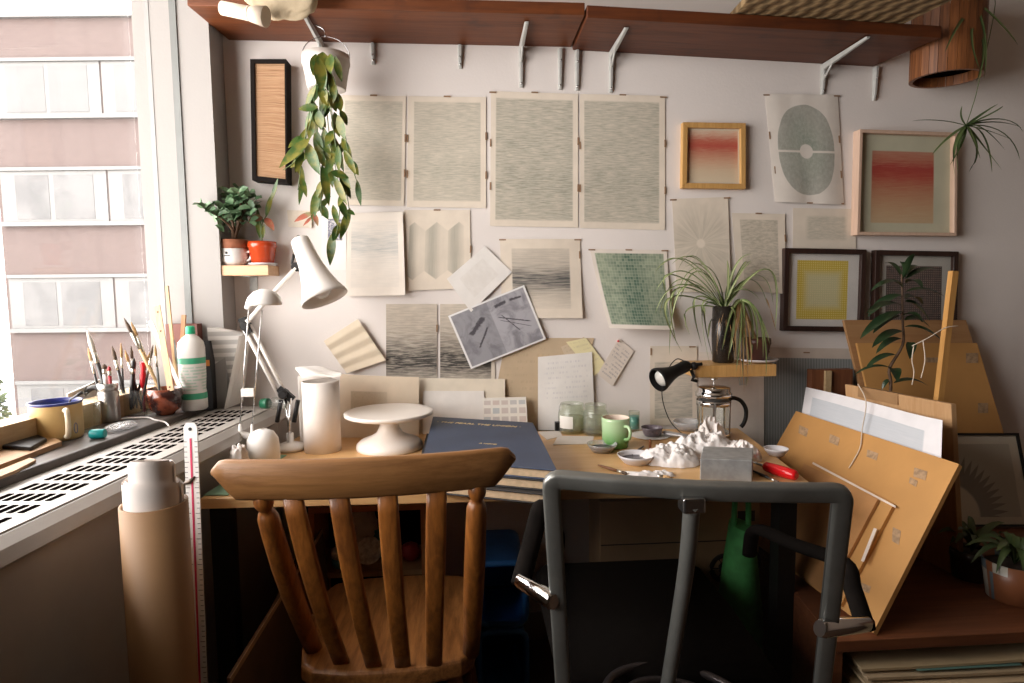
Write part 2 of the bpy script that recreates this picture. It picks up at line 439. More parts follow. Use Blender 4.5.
# ------------------------------------------------------------------ art on paper
P_cream=(.72,.635,.535); P_pale=(.75,.68,.61); P_white=(.80,.77,.74); P_kraft=(.56,.43,.29)
def art_base(name,paper):
    g=G(name); u,v=g.uv(); o=g.obj(); base=g.mix(g.ss(g.noise(o,14,4),.3,.7),sc3(paper,.95),sc3(paper,1.04)); return g,u,v,o,base
def art_lines(name,paper,ink,rect,stops,fu=3,fv=110,lo=.30,hi=.70,vertical=False,soft=.01,under=.35):
    g,u,v,o,base=art_base(name,paper)
    a,bb=(v,u) if vertical else (u,v)
    k=g.noise(g.vec(g.mul(a,fu),g.mul(bb,fv),0.0),1.0,3,.65,.3)
    cl=g.noise(g.vec(g.mul(u,4.0),g.mul(v,7.0),3.0),1.0,4,.6)
    den=g.ramp(v,stops)
    f=g.m('ADD',g.mul(g.ss(k,lo,hi),1-under),under)
    f=g.mul(f,den,g.m('ADD',g.mul(cl,.7),.85),g.rect(u,v,*rect,soft))
    return g.out(g.mix(g.m('MINIMUM',f,1.0),base,ink),.85)
OL=(.235,.245,.195)
FL_=[(0,.55),(1,.55)]
def sheet(name,corners,mat,label,cat,group=None,curl=None,th=.0006,nu=10,nv=10,face=V((0,-1,0)),o=None):
    """paper from four corners (tl,tr,br,bl) in the place; curl(u,v) lifts it off along face"""
    tl,tr,br,bl=[V(q) for q in corners]
    def fn(u,v):
        p=(bl*(1-u)+br*u)*(1-v)+(tl*(1-u)+tr*u)*v
        return p+face*(curl(u,v) if curl else 0)
    mb=MB().grid(fn,nu,nv,th=-face*th)
    ob=build(name,mb,mat); ob.parent=None
    return tag(ob,label,cat,group)
M_tape=plain('brown_tape',(.27,.16,.09),.7,0,.2,60)
def tapes(ob,corners,spots,face=V((0,-1,0)),off=.0014):
    tl,tr,br,bl=[V(q) for q in corners]
    for u,v,h in spots:
        p=(bl*(1-u)+br*u)*(1-v)+(tl*(1-u)+tr*u)*v
        ax=(tr-tl).normalized(); az=(tl-bl).normalized(); L,T=(.022,.0045) if h else (.0045,.024)
        build('tape',MB().obox(p-ax*L/2-az*T/2+face*.0006,ax*L,az*T,face*off),M_tape,ob)
def wc(px,off=.003): return [W(x,y,off) for x,y in px]
def mid(c): return c
BIG=[(0,.5),(.3,.62),(.6,.55),(1,.5)]
def big(px,label,seed,rect,spots,dens):
    m=art_lines('ink_field_%d'%seed,P_cream,OL,rect,[(p,min(1,c*dens*1.22)) for p,c in BIG],6+seed*.3,120+9*seed)
    c=wc(px); ob=sheet('ink_drawing',c,m,label,'drawing','large ruled ink drawings',lambda u,v:.002*math.sin(PI*u)*math.sin(PI*v+seed)); tapes(ob,c,spots)
S4=[(.5,1,1),(0,.62,0),(0,.3,0),(1,.65,0),(1,.3,0)]
big([(341,95),(406,96),(404,206),(341,205)],'pale grey-green ink drawing half hidden by the hanging trailing plant',1,(.06,.95,.05,.95),[(.5,1,1),(1,.62,0),(1,.3,0)],.72)
big([(408,96),(486,97),(486,208),(407,207)],'pale grey-green ink drawing with pinkish margin, second from left in the top row',2,(.08,.93,.06,.95),S4,.78)
big([(491,91),(578,94),(578,227.5),(490,226)],'large grey-green ink drawing, left sheet of the tall pair under the shelf',3,(.06,.94,.05,.95),S4+[(.02,.99,1)],.98)
big([(580,94),(665,96),(665,230),(580,228)],'large grey-green ink drawing, right sheet of the tall pair under the shelf',4,(.05,.93,.05,.95),S4+[(.98,.99,1)],.92)
# second row
m=art_lines('blue_grey_sea',P_pale,(.27,.31,.33),(.08,.90,.10,.90),[(0,.10),(.30,.12),(.45,.20),(.56,.55),(.70,.45),(.8,.2),(1,.06)],3,60)
c=wc([(347,213),(403,212),(406,295),(346,296)],.004); o_=sheet('sea_study',c,m,'curling paper with a pale blue-grey sea smear, left of the zigzag drawing','drawing',None,lambda u,v:.016*(u**3)*(1-.3*v)+.01*(1-v)**3)
g,u,v,o,base=art_base('zigzag_columns',P_cream)
tri=g.m('ABSOLUTE',g.m('SUBTRACT',g.m('FRACT',g.mul(u,3.0)),.5))
inside=g.mul(g.ss(g.m('SUBTRACT',g.m('SUBTRACT',.86,g.mul(tri,.22)),v),0,.02),g.ss(g.m('SUBTRACT',v,g.m('ADD',.12,g.mul(tri,.22))),0,.02),g.ss(u,.08,.11),g.ss(u,.92,.89))
st=g.noise(g.vec(g.mul(u,90),g.mul(v,2.5),0),1,3,.6)
lum=g.m('ADD',.15,g.mul(g.ss(g.m('ABSOLUTE',g.m('SUBTRACT',g.m('FRACT',g.m('ADD',g.mul(u,3.0),.0)),.3)),.45,.0),.55))
m=g.out(g.mix(g.mul(inside,lum,g.m('ADD',.5,g.mul(st,.9))),base,(.29,.285,.24)),.85)
c=wc([(404,210),(470,210),(471,288),(400,291)],.003); o_=sheet('zigzag_drawing',c,m,'cream sheet with three grey columns ending in zigzag points','drawing',None,lambda u,v:.006*(1-v)**2); tapes(o_,c,[(.5,1,1),(1,.5,0),(.5,.01,1)])
m=art_lines('dark_square',P_white,(.18,.18,.24),(.25,.85,.55,.95),[(0,.8),(1,.8)],8,22,.4,.55)
c=wc([(322,216),(346,216),(346,270),(321,270)],.0025); sheet('grid_print',c,m,'narrow white paper with a small dark patterned block, behind the trailing plant tips','print')
m=plain('card_tan',P_cream,.85,0,.06,40)
c=wc([(287,210),(312,211),(312,228),(289,227)],.003); sheet('blank_card',c,m,'small blank cream card on the wall above the red plant pot','card',None,lambda u,v:.006*(1-v))
# centre seascape
SEA=[(0,.06),(.10,.10),(.22,.22),(.34,.45),(.44,.85),(.50,1.0),(.56,.75),(.66,.40),(.80,.28),(1,.15)]
m=art_lines('seascape_centre',P_cream,(.065,.068,.070),(.14,.86,.12,.88),SEA,3,75,.3,.66,False,.01,.45)
c=wc([(500,239),(580,239),(582,318),(502,318)],.003); o_=sheet('seascape_drawing',c,m,'cream sheet with a dark misty horizon band, right of the tilted blank paper','drawing',None,lambda u,v:.012*(1-v)**2*u+.004*math.sin(PI*u)); tapes(o_,c,[(.03,.99,1),(.97,.99,1),(.99,.8,0)])
DS=[(0,.75),(.10,.85),(.18,.35),(.28,.65),(.38,.95),(.46,1.0),(.54,.75),(.64,.5),(.80,.35),(1,.22)]
m=art_lines('seascape_dark_a',P_cream,(.055,.05,.045),(.0,1.0,-.1,1.1),DS,3,75,.28,.64,False,.01,.40)
c=wc([(386,304),(437,304),(437,400),(386,400)],.003); o_=sheet('seascape_drawing',c,m,'dark grey sea drawing, left panel of the pair behind the white cake stand','drawing','paired dark sea drawings')
tapes(o_,c,[(1,.75,0)])
m=art_lines('seascape_dark_b',P_cream,(.055,.05,.045),(.0,.93,-.1,1.1),DS,3.6,70,.28,.64,False,.01,.40)
c=wc([(440,304),(495,304),(495,400),(440,400)],.003); sheet('seascape_drawing',c,m,'dark grey sea drawing, right panel of the pair behind the tilted photograph','drawing','paired dark sea drawings')
m=art_lines('faint_blank',P_white,(.6,.55,.5),(.2,.8,.2,.8),[(0,.25),(1,.25)],4,9)
c=wc([(485,246),(512,272),(471,312),(447,279)],.007); sheet('loose_sheet',c,m,'blank white square of paper pinned on its corner above the tilted photograph','paper',None,lambda u,v:.010*(1-v))
# tilted photograph
g,u,v,o,base=art_base('lilac_photo',(.80,.79,.79))
half=g.ss(u,.485,.495)
sm=g.noise(g.vec(g.mul(u,5),g.mul(v,3.5),1),1,5,.6,.8)
def streak(x0,y0,x1,y1,wd):
    dx,dy=x1-x0,y1-y0; L2=dx*dx+dy*dy
    t=g.m('DIVIDE',g.m('ADD',g.mul(g.m('SUBTRACT',u,x0),dx),g.mul(g.m('SUBTRACT',v,y0),dy)),L2)
    d=g.m('ABSOLUTE',g.m('SUBTRACT',g.mul(g.m('SUBTRACT',u,x0),dy/math.sqrt(L2)),g.mul(g.m('SUBTRACT',v,y0),dx/math.sqrt(L2))))
    d=g.m('ADD',d,g.mul(g.m('SUBTRACT',g.noise(g.vec(g.mul(u,30),g.mul(v,30),0),1,3),.5),wd*1.6))
    return g.mul(g.ss(d,wd,wd*.4),g.ss(t,-.02,.08),g.ss(t,1.02,.9))
ink=streak(.16,.54,.40,.76,.048)
for q in ((.20,.28,.40,.58,.018),(.56,.84,.72,.86,.036),(.76,.86,.92,.84,.025),(.55,.66,.92,.38,.012),(.60,.68,.75,.30,.008),(.56,.60,.90,.30,.006)): ink=g.m('MAXIMUM',ink,streak(*q))
ph=g.mix(half,(.31,.305,.33),(.42,.41,.445)); ph=g.mix(g.mul(g.ss(sm,.4,.7),.75),ph,(.16,.155,.175)); ph=g.mix(g.mul(ink,.9),ph,(.045,.04,.05))
m=g.out(g.mix(g.rect(u,v,.025,.975,.03,.97,.006),base,ph),.45)
c=wc([(448,316),(524,285),(546,339),(471,369)],.014); sheet('photograph',c,m,'tilted lilac-grey photograph of two dark feathered shapes with white border','photograph',None,lambda u,v:.003*math.sin(PI*u),th=.001)
# green mosaic grid
g,u,v,o,base=art_base('green_mosaic',P_pale)
N=26.0; cu=g.m('FLOOR',g.mul(u,N)); cv=g.m('FLOOR',g.mul(v,N)); wn=g.white(g.vec(cu,cv,0))
ln=g.mul(g.ss(g.m('FRACT',g.mul(u,N)),.0,.22),g.ss(g.m('FRACT',g.mul(v,N)),.0,.22))
band=g.m('ADD',g.mul(g.ss(g.m('ABSOLUTE',g.m('SUBTRACT',u,.5)),.32,.0),.45),.35)
low=g.ss(v,1.0,.1)
f=g.m('ADD',band,g.mul(g.m('SUBTRACT',wn,.5),.45)); f=g.m('ADD',f,g.mul(low,.15))
col=g.mix(f,(.40,.44,.32),(.085,.15,.105)); col=g.mix(g.mul(g.m('SUBTRACT',1.0,ln),.6),col,(.48,.50,.40))
m=g.out(g.mix(g.rect(u,v,.05,.95,.05,.95,.01),base,col),.85)
c=wc([(590,249),(667,250),(670,329),(606,327)],.003); o_=sheet('mosaic_drawing',c,m,'sheet of small green ink squares curling forward at its lower edge','drawing',None,lambda u,v:.05*(1-v)**2.2+.012*math.sin(PI*u)*(1-v)); tapes(o_,c,[(.02,.99,1),(.5,.995,1),(.97,.99,1)])
# folded card
c=wc([(324,341),(358,319),(386,360),(347,373)],.010)
g,u,v,o,base=art_base('pleated',(.66,.56,.43)); m=g.out(base,.8)
sheet('pleated_paper',c,m,'tilted cream paper folded in wide pleats right of the white lamp arm','paper',None,lambda u,v:.010*abs(((v*3.5)%1)-.5)+.004,nu=4,nv=28)
# right cluster
m=art_lines('sunburst_small',P_cream,(.36,.33,.26),(.05,.95,.04,.96),[(0,.35),(1,.55)],12,14)
g,u,v,o,base=art_base('burst_small',P_cream)
dx=g.mul(g.m('SUBTRACT',u,.48),.62); dy=g.m('SUBTRACT',v,.52); rr=g.m('SQRT',g.m('ADD',g.mul(dx,dx),g.mul(dy,dy))); an=g.m('ARCTAN2',dy,dx)
k=g.noise(g.vec(g.mul(an,9),g.mul(rr,2.5),0),1,3,.6)
f=g.mul(g.ss(rr,.035,.06),g.m('ADD',.18,g.mul(g.ss(k,.3,.7),.30)),g.ss(rr,.50,.2))
m=g.out(g.mix(f,base,(.30,.27,.21)),.85)
c=wc([(672,199),(728,197),(730,292),(677,292)],.004); o_=sheet('burst_drawing',c,m,'tan paper with a faint radiating burst, left of the two small right-hand drawings','drawing',None,lambda u,v:.008*(1-v)*u); tapes(o_,c,[(.02,.99,1),(.98,.99,1)])
m=art_lines('small_brown_field',P_cream,(.30,.275,.21),(.14,.86,.14,.92),[(0,.6),(1,.55)],9,40)
c=wc([(732,213),(785,214),(785,294),(737,290)],.004); o_=sheet('ink_drawing',c,m,'small portrait sheet with a grey-brown block, above the spider plant','drawing',None,lambda u,v:.012*(1-v)**2); tapes(o_,c,[(.5,1,1),(1,.7,0),(1,.3,0)])
m=art_lines('torn_block',P_cream,(.36,.35,.28),(.22,.84,.22,.80),[(0,.5),(1,.5)],9,30,.3,.7,False,.05)
c=wc([(793,208),(856,209),(856,249),(793,248)],.003); o_=sheet('ink_drawing',c,m,'small landscape sheet with a grey torn-edged block, above the yellow framed print','drawing'); tapes(o_,c,[(.98,.6,0)])
# oval print
g,u,v,o,base=art_base('oval_print',(.72,.66,.60))
dx=g.m('DIVIDE',g.m('SUBTRACT',u,.50),.395); dy=g.m('DIVIDE',g.m('SUBTRACT',v,.49),.415)
p4=lambda q: g.m('POWER',g.m('ABSOLUTE',q),2.3)
rr=g.m('ADD',p4(dx),p4(dy)); ed=g.ss(g.m('ADD',rr,g.mul(g.m('SUBTRACT',g.noise(g.vec(g.mul(u,6),g.mul(v,6),0),1,2),.5),.12)),1.0,.97)
k=g.noise(g.vec(g.mul(u,26),g.mul(v,26),0),1,4,.7); cl=g.noise(g.vec(g.mul(u,4),g.mul(v,4),2),1,3)
green=g.ss(g.m('ADD',g.mul(dx,dx),g.mul(dy,dy)),.8,.0)
col=g.mix(green,(.30,.305,.265),(.235,.275,.225))
col=g.mix(g.mul(g.ss(k,.35,.75),.5),col,(.50,.50,.44)); 
bar=g.ss(g.m('ABSOLUTE',g.m('ADD',dy,.03)),.028,.02); ddx=g.mul(g.m('SUBTRACT',u,.50),.72); ddy=g.m('SUBTRACT',v,.48)
cir=g.ss(g.m('SQRT',g.m('ADD',g.mul(ddx,ddx),g.mul(ddy,ddy))),.070,.062)
hole=g.m('MAXIMUM',bar,cir)
f=g.mul(ed,g.m('SUBTRACT',1.0,g.mul(hole,.92)),g.m('ADD',.62,g.mul(cl,.5)))
m=g.out(g.mix(g.m('MINIMUM',f,1.0),base,col),.85)
c=wc([(765,94),(838,95),(844,205),(775,202)],.004); o_=sheet('oval_print',c,m,'white sheet with a large grey-green oval split by a white bar and disc','print',None,lambda u,v:.008*(1-v)*abs(math.sin(2*PI*u))+.004*v*abs(math.sin(3*PI*u))); tapes(o_,c,[(.02,.99,1),(.5,.99,1),(.98,.99,1),(.01,.62,0),(.04,.3,0),(.98,.6,0),(.98,.28,0),(.5,.005,1),(.95,.01,1)])
# notes
def note(name,px,paper,label,off,ink=(.25,.24,.30),rows=16,rect=(.1,.9,.3,.95),curl=None,group=None,dens=.5):
    g,u,v,o,base=art_base('note_'+name,paper)
    row=g.ss(g.m('ABSOLUTE',g.m('SUBTRACT',g.m('FRACT',g.mul(v,rows)),.5)),.24,.16)
    k=g.ss(g.noise(g.vec(g.mul(u,34),g.m('FLOOR',g.mul(v,rows)),0),1,2),.47,.55); wd=g.ss(g.noise(g.vec(g.mul(u,5),g.mul(g.m('FLOOR',g.mul(v,rows)),7.3),4),1,1),.42,.46)
    m=g.out(g.mix(g.mul(row,k,wd,g.rect(u,v,*rect,.02),dens),base,ink),.85)
    return sheet(name,wc(px,off),m,label,'paper',group,curl)
note('kraft_pattern',[(506,338),(594,338),(572,432),(488,432)],P_kraft,'large brown pattern paper behind the white handwritten list',.0035,(.40,.30,.20),14,(.05,.95,.1,.9),None,None,.25)
note('yellow_note',[(566,342),(586,338),(607,366),(594,376)],(.78,.70,.42),'pale yellow note peeping out above the white handwritten list',.006,(.5,.42,.3),8)
note('brown_note',[(561,347),(584,337),(594,372),(574,378)],(.62,.50,.36),'tan scrap of paper tucked behind the pale yellow note',.005,(.4,.3,.2),8)
hn=note('handwritten_list',[(538,357),(592,352),(595,429),(538,430)],P_white,'tall white handwritten list hanging above the glass jars',.012,(.42,.40,.48),15,(.12,.9,.42,.95),lambda u,v:.012*(1-v)*math.sin(PI*u),None,.3)
pn=note('pinned_note',[(619,338),(634,351),(612,386),(597,374)],(.72,.64,.57),'small slanted handwritten note with a red pin',.004,(.22,.20,.24),11,(.08,.92,.08,.92),lambda u,v:.006*(1-v),None,.8)
q=W(618,341,.006); build('pin',MB().lathe(q,[(.0005,0),(.003,.001),(.004,.004),(.003,.006),(.0005,.007)],12,(0,-1,0)),plain('red_pin',(.7,.04,.05),.35,0,.05),pn)
# big ribbed poster at the right and the white sheet beside it
g,u,v,o,base=art_base('ribbed_grey',(.62,.53,.46))
k=g.m('ABSOLUTE',g.m('SUBTRACT',g.m('FRACT',g.mul(u,44)),.5)); k2=g.noise(g.vec(g.mul(u,160),g.mul(v,3),0),1,2)
col=g.mix(g.m('ADD',g.mul(g.ss(k,.1,.4),.55),g.mul(k2,.4)),(.17,.18,.18),(.34,.35,.34))
m=g.out(g.mix(g.rect(u,v,.02,.98,.02,.90,.004),base,col),.85)
c=wc([(752,347),(872,349),(872,452),(752,448)],.003); o_=sheet('ribbed_drawing',c,m,'large grey vertically ribbed drawing low on the wall right of the coffee press','drawing'); tapes(o_,c,[(.12,.955,1),(.45,.955,1)])
c=wc([(699,352),(764,352),(764,449),(699,447)],.006); m=art_lines('white_panel',(.73,.66,.60),(.45,.40,.36),(-.1,.92,-.1,.96),[(0,.16),(1,.12)],3,5); sheet('white_sheet',c,m,'plain off-white sheet on the wall behind the coffee press','paper')
m=art_lines('lamp_block',P_cream,(.25,.255,.22),(.10,.90,.09,.80),[(0,.62),(.3,.55),(.55,.35),(.8,.55),(1,.6)],3,40)
c=wc([(650,346),(697,346),(697,424),(650,426)],.004); o_=sheet('seascape_drawing',c,m,'cream sheet with grey banded block behind the black clip lamp','drawing'); tapes(o_,c,[(.02,.93,0),(.9,.99,1)])

# ------------------------------------------------------------------ papers leaning at the back of the desk
ZD=.7405
def lean(name,px,mat,label,off,cat='paper',curl=None,th=.0012):
    (a,b_,c_,d)=px
    bl=H(*d,ZD); br=H(*c_,ZD); y=-off-.03
    bl=W(*d,-y); br=W(*c_,-y); bl.z=ZD; br.z=ZD
    return sheet(name,[W(*a,off),W(*b_,off),br,bl],mat,label,cat,None,curl,th)
g,u,v,o,base=art_base('card_with_block',(.74,.62,.48))
k=g.noise(g.vec(g.mul(u,50),g.mul(v,30),0),1,3)
m=g.out(g.mix(g.mul(g.rect(u,v,.14,.60,.40,.74,.01),g.m('ADD',.35,g.mul(k,.5)),g.ss(u,.95,.25)),base,(.40,.31,.20)),.8)
lean('study_card',[(340,374),(419,377),(419,438),(340,437)],m,'cream card with a tan printed block standing behind the white cake stand',.036,'drawing',lambda u,v:.012*math.sin(PI*u))
lean('backing_card',[(416,378),(505,379),(505,433),(416,433)],plain('cream_board',(.74,.66,.54),.8,0,.05),'wide cream card standing at the back behind the white sheet',.010,'card')
lean('loose_sheet',[(423,391),(484,391),(484,431),(423,432)],plain('white_board',(.78,.74,.70),.8,0,.04),'plain white sheet leaning behind the navy book',.022)
g,u,v,o,base=art_base('swatch_card',(.78,.74,.68))
N=5.0; cu=g.m('FLOOR',g.mul(u,N)); cv=g.m('FLOOR',g.mul(v,4.0)); wn=g.white(g.vec(cu,cv,7)); 
cell=g.mul(g.ss(g.m('ABSOLUTE',g.m('SUBTRACT',g.m('FRACT',g.mul(u,N)),.5)),.40,.36),g.ss(g.m('ABSOLUTE',g.m('SUBTRACT',g.m('FRACT',g.mul(v,4.0)),.5)),.34,.30))
col=g.mix(wn,(.55,.42,.38),(.32,.40,.46)); col=g.mix(g.mul(v,.0),col,(.5,.5,.5))
m=g.out(g.mix(g.mul(cell,g.rect(u,v,.0,.98,.2,.92,.01),.65),base,col),.8)
lean('colour_swatch_card',[(483,398),(526,397),(528,430),(483,430)],m,'small white card of pale tinted swatches at the back of the desk',.030,'card')

# ------------------------------------------------------------------ frames
def frame(label,px,off,wid,m_frame,m_art,m_mat=None,art_rect=None,group=None,name='framed_print',back=.0,lift=None,glass=True):
    O=[W(x,y,off) for x,y in px]; ax=(O[1]-O[0]).normalized(); az=(O[0]-O[3]).normalized()
    if lift: O=[lift(q) for q in O]
    I=[O[0]+ax*wid-az*wid,O[1]-ax*wid-az*wid,O[2]-ax*wid+az*wid,O[3]+ax*wid+az*wid]
    c=(O[2]+O[3])/2
    root=thing(name,label,'frame',(c.x,-back,c.z),group)
    dv=V((0,off-back,0))
    b=MB()
    for i in range(4):
        j=(i+1)%4; b.prism([O[i],O[j],I[j],I[i]],dv)
    build('frame_moulding',b,m_frame,root,bev=.0015)
    rec=V((0,(off-back)*.55,0)); e=.004
    J=[I[0]+rec-ax*e+az*e,I[1]+rec+ax*e+az*e,I[2]+rec+ax*e-az*e,I[3]+rec-ax*e-az*e]
    b=MB().grid(lambda u,v:(J[3]*(1-u)+J[2]*u)*(1-v)+(J[0]*(1-u)+J[1]*u)*v,2,2,th=(0,.002,0)); build('print',b,m_art,root)
    if glass:
        K=[q-rec*.55 for q in J]; build('glass_pane',MB().prism(K,(0,.0015,0)),glass_thin('frame_glass',(1,1,1),.035),root)
    return root
M_oak=wood('frame_oak',(.62,.36,.13),(.48,.26,.08),'z',20,.45); M_pinkwood=wood('frame_limewood',(.66,.47,.36),(.56,.38,.28),'z',20,.5); M_brown=wood('frame_brown',(.040,.018,.013),(.020,.009,.007),'z',20,.4)
def red_art(name,rect,mat,stops):
    g,u,v,o,base=art_base(name,mat)
    k=g.noise(g.vec(g.mul(u,5),g.mul(v,70),0),1,4,.7,.3); vv=g.m('ADD',v,g.mul(g.m('SUBTRACT',k,.5),.30))
    return g.out(g.mix(g.rect(u,v,*rect,.008),base,g.ramp(vv,stops)),.7)
m=red_art('red_sea',(.05,.95,.05,.95),(.70,.62,.50),[(0,(.74,.63,.46)),(.25,(.72,.55,.38)),(.42,(.66,.38,.25)),(.58,(.58,.22,.14)),(.68,(.52,.09,.06)),(.78,(.56,.17,.11)),(.88,(.68,.42,.30)),(1,(.74,.62,.47))])
frame('small square oak frame with a red striped seascape print',[(683,122),(746,123),(746,189),(682,188)],.022,.017,M_oak,m)
m=red_art('red_sea_large',(.155,.815,.11,.83),(.58,.56,.42),[(.1,(.60,.44,.27)),(.30,(.56,.33,.19)),(.45,(.52,.22,.125)),(.58,(.46,.085,.055)),(.66,(.42,.05,.04)),(.74,(.50,.17,.11)),(.9,(.54,.30,.20))])
frame('large pale wood box frame with a red fading print, right end of wall',[(860,129),(958,132.5),(957,236),(857,235)],.036,.011,M_pinkwood,m)
def grid_art(name,base_c,inkc,fill,rect,N,cen):
    g,u,v,o,base=art_base(name,base_c)
    lu=g.ss(g.m('ABSOLUTE',g.m('SUBTRACT',g.m('FRACT',g.mul(u,N)),.5)),.22,.34); lv=g.ss(g.m('ABSOLUTE',g.m('SUBTRACT',g.m('FRACT',g.mul(v,N)),.5)),.22,.34)
    wn=g.white(g.vec(g.m('FLOOR',g.mul(u,N)),g.m('FLOOR',g.mul(v,N)),1))
    d=g.m('MAXIMUM',g.m('ABSOLUTE',g.m('SUBTRACT',u,cen[0])),g.m('ABSOLUTE',g.m('SUBTRACT',v,cen[1])))
    return g,u,v,base,lu,lv,wn,d
g,u,v,base,lu,lv,wn,d=grid_art('yellow_grid',(.66,.63,.60),None,None,None,34.0,(.5,.5))
mid_=g.ss(d,.30,.16); col=g.mix(g.m('MAXIMUM',lu,lv),(.70,.58,.22),(.58,.42,.05)); col=g.mix(mid_,col,(.64,.58,.34)); col=g.mix(g.mul(mid_,g.m('MAXIMUM',lu,lv),.35),col,(.42,.42,.24))
m=g.out(g.mix(g.rect(u,v,.15,.84,.11,.90,.006),base,col),.6)
frame('dark brown square frame with a yellow gridded print',[(785,248),(867,249.5),(864,332),(783,331)],.026,.017,M_brown,m)
g,u,v,base,lu,lv,wn,d=grid_art('dark_grid',(.46,.44,.40),None,None,None,36.0,(.5,.5))
col=g.mix(g.m('MAXIMUM',lu,lv),(.21,.17,.15),(.035,.03,.03)); col=g.mix(g.mul(wn,.4),col,(.22,.13,.11))
m=g.out(g.mix(g.rect(u,v,.13,.87,.10,.86,.006),base,col),.6)
frame('dark brown square frame with a black gridded print behind the tall dark plant',[(876,250),(959,251.5),(957,338),(874,337)],.026,.017,M_brown,m)
# deep box of stacked paper edges
g=G('paper_edges'); u,v=g.uv(); k=g.noise(g.vec(g.mul(u,.5),g.mul(v,110),0),1,3,.75); 
m=g.out(g.ramp(k,[(.30,(.13,.06,.025)),(.40,(.33,.175,.09)),(.52,(.42,.245,.135)),(.75,(.50,.32,.19))]),.8,0,g.bump(k,.5,.01))
O=[W(x,y,.055) for x,y in [(250,59),(286,59),(287,183),(252,180)]]; c=(O[2]+O[3])/2
root=thing('box_frame','deep black narrow box frame packed with stacked tan paper edges','box',(c.x,0,c.z))
ax=(O[1]-O[0]).normalized(); az=(O[0]-O[3]).normalized(); wd=.012
I=[O[0]+ax*wd-az*wd,O[1]-ax*wd*.4-az*wd,O[2]-ax*wd*.4+az*wd,O[3]+ax*wd+az*wd]
b=MB()
for i in range(4): j=(i+1)%4; b.prism([O[i],O[j],I[j],I[i]],(0,.054,0))
build('case',b,plain('box_black',(.009,.006,.005),.7,0,.2,spec=.1),root)
b=MB().grid(lambda u,v:(I[3]*(1-u)+I[2]*u)*(1-v)+(I[0]*(1-u)+I[1]*u)*v+V((0,.006,0)),1,1,th=(0,.04,0)); build('paper_stack',b,m,root)

# ------------------------------------------------------------------ long shelf overhead, its brackets
def shelf_board(name,pl,pr,dl_,dr_,mat,label):
    """back edge pixels on the wall, depths at both ends"""
    a=W(*pl,0.0); c=W(*pr,0.0); a.y=c.y=-.002
    fa=a+V((dl_[0],-dl_[1],0)); fc=c+V((dr_[0],-dr_[1],0))
    ob=build(name,MB().prism([a,c,fc,fa],(0,0,.034)),mat,bev=.002); return tag(ob,label,'shelf',None)
a=W(560,50,0)
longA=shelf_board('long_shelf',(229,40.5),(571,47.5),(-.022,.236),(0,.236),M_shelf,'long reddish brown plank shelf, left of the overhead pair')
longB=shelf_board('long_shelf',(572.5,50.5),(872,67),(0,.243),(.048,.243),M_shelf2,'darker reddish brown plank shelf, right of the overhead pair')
M_brk=plain('bracket_white',(.44,.44,.42),.4,.1,.06,40)
def bracket(px,ytop,ybot,arm,label,w=.0085):
    top=W(px,ytop,0); bot=W(px,ybot,0)
    ztop=min(top.z,W(px,ytop,0).z)
    root=thing('shelf_bracket',label,'bracket',(top.x,0,bot.z),'shelf brackets')
    x=top.x
    b=MB(); b.loft([[V((x-ww,0,z)),V((x+ww,0,z)),V((x+ww*.55,-d,z)),V((x-ww*.55,-d,z))] for z,ww,d in ((bot.z,.007,.005),(bot.z+.02,w*.8,.010),(ztop-.002,w,.016))],sm=False); build('wall_leg',b,M_brk,root,bev=.001)
    if arm:
        b=MB(); z0=ztop-.003
        b.loft([[V((x-ww,-y,z0)),V((x+ww,-y,z0)),V((x+ww*.55,-y,z0-h)),V((x-ww*.55,-y,z0-h))] for y,ww,h in ((.004,w,.020),(.03,w,.017),(arm,.007,.006))],sm=False); build('arm',b,M_brk,root,bev=.001)
        b=MB(); b.tube([(x,-.012,ztop-.05),(x,-.055,z0-.012)],.004,6); build('brace',b,M_brk,root)
    b=MB()
    for z in (bot.z+.012,ztop-.04): b.lathe((x,-.008 if z<ztop-.05 else -.014,z),[(.0035,0),(.0035,.003),(.001,.004)],10,(0,-1,0))
    build('screw',b,M_steel,root)
    return root
bracket(322,43,62,.235,'white shelf bracket above the hanging trailing plant')
bracket(373,43.6,65,0,'short grey bracket leg between hanging plant and sheets')
bracket(460,45.5,69,0,'short grey bracket leg left of the first long-armed bracket')
bracket(521,47,88,.20,'long-armed white bracket above the left tall ink drawing')
bracket(560,49,90,0,'cream bracket leg, left of the close pair near the plank joint')
bracket(577,50.5,91,0,'cream bracket leg, right of the close pair near the plank joint')
bracket(611,52,93,.20,'long-armed white bracket above the right tall ink drawing')
bracket(823,64,95,.235,'long-armed white bracket above the oval print')
bracket(875,67,101,0,'small bracket leg left of the wooden stave drum')
# ------------------------------------------------------------------ desk
M_desk=wood('desk_beech',(.72,.45,.21),(.60,.35,.14),'x',8,.38,.05)
FL=H(199,499,.74); FR=H(812,484,.74); BR=H(738,428,.74); BL=LP(2.0,.752,.74)
BL.y=min(BL.y,-.012); BR.y=min(BR.y,-.014); BL=LP((BL.y+2.05-.752*math.sin(AL))/math.cos(AL),.752,.74)
desk=thing('desk','long beech topped desk standing against the wall under the pinned drawings','desk',((FL.x+FR.x)/2,-.35,0))
b=MB(); b.prism([FL,FR,BR,BL],(0,0,-.024)); build('desktop',b,M_desk,desk,bev=.002)
for (x,y) in ((FL.x+.033,-.58),(FR.x-.032,-.60),(FL.x+.105,-.05),(.72,-.205)):
    build('leg',MB().box((x-.022,y-.022,0),(x+.022,y+.022,.716)),M_dark,desk)
def onD(px,py,z=.74): return H(px,py,z)
def pxw(n,d): return n*d/620.0

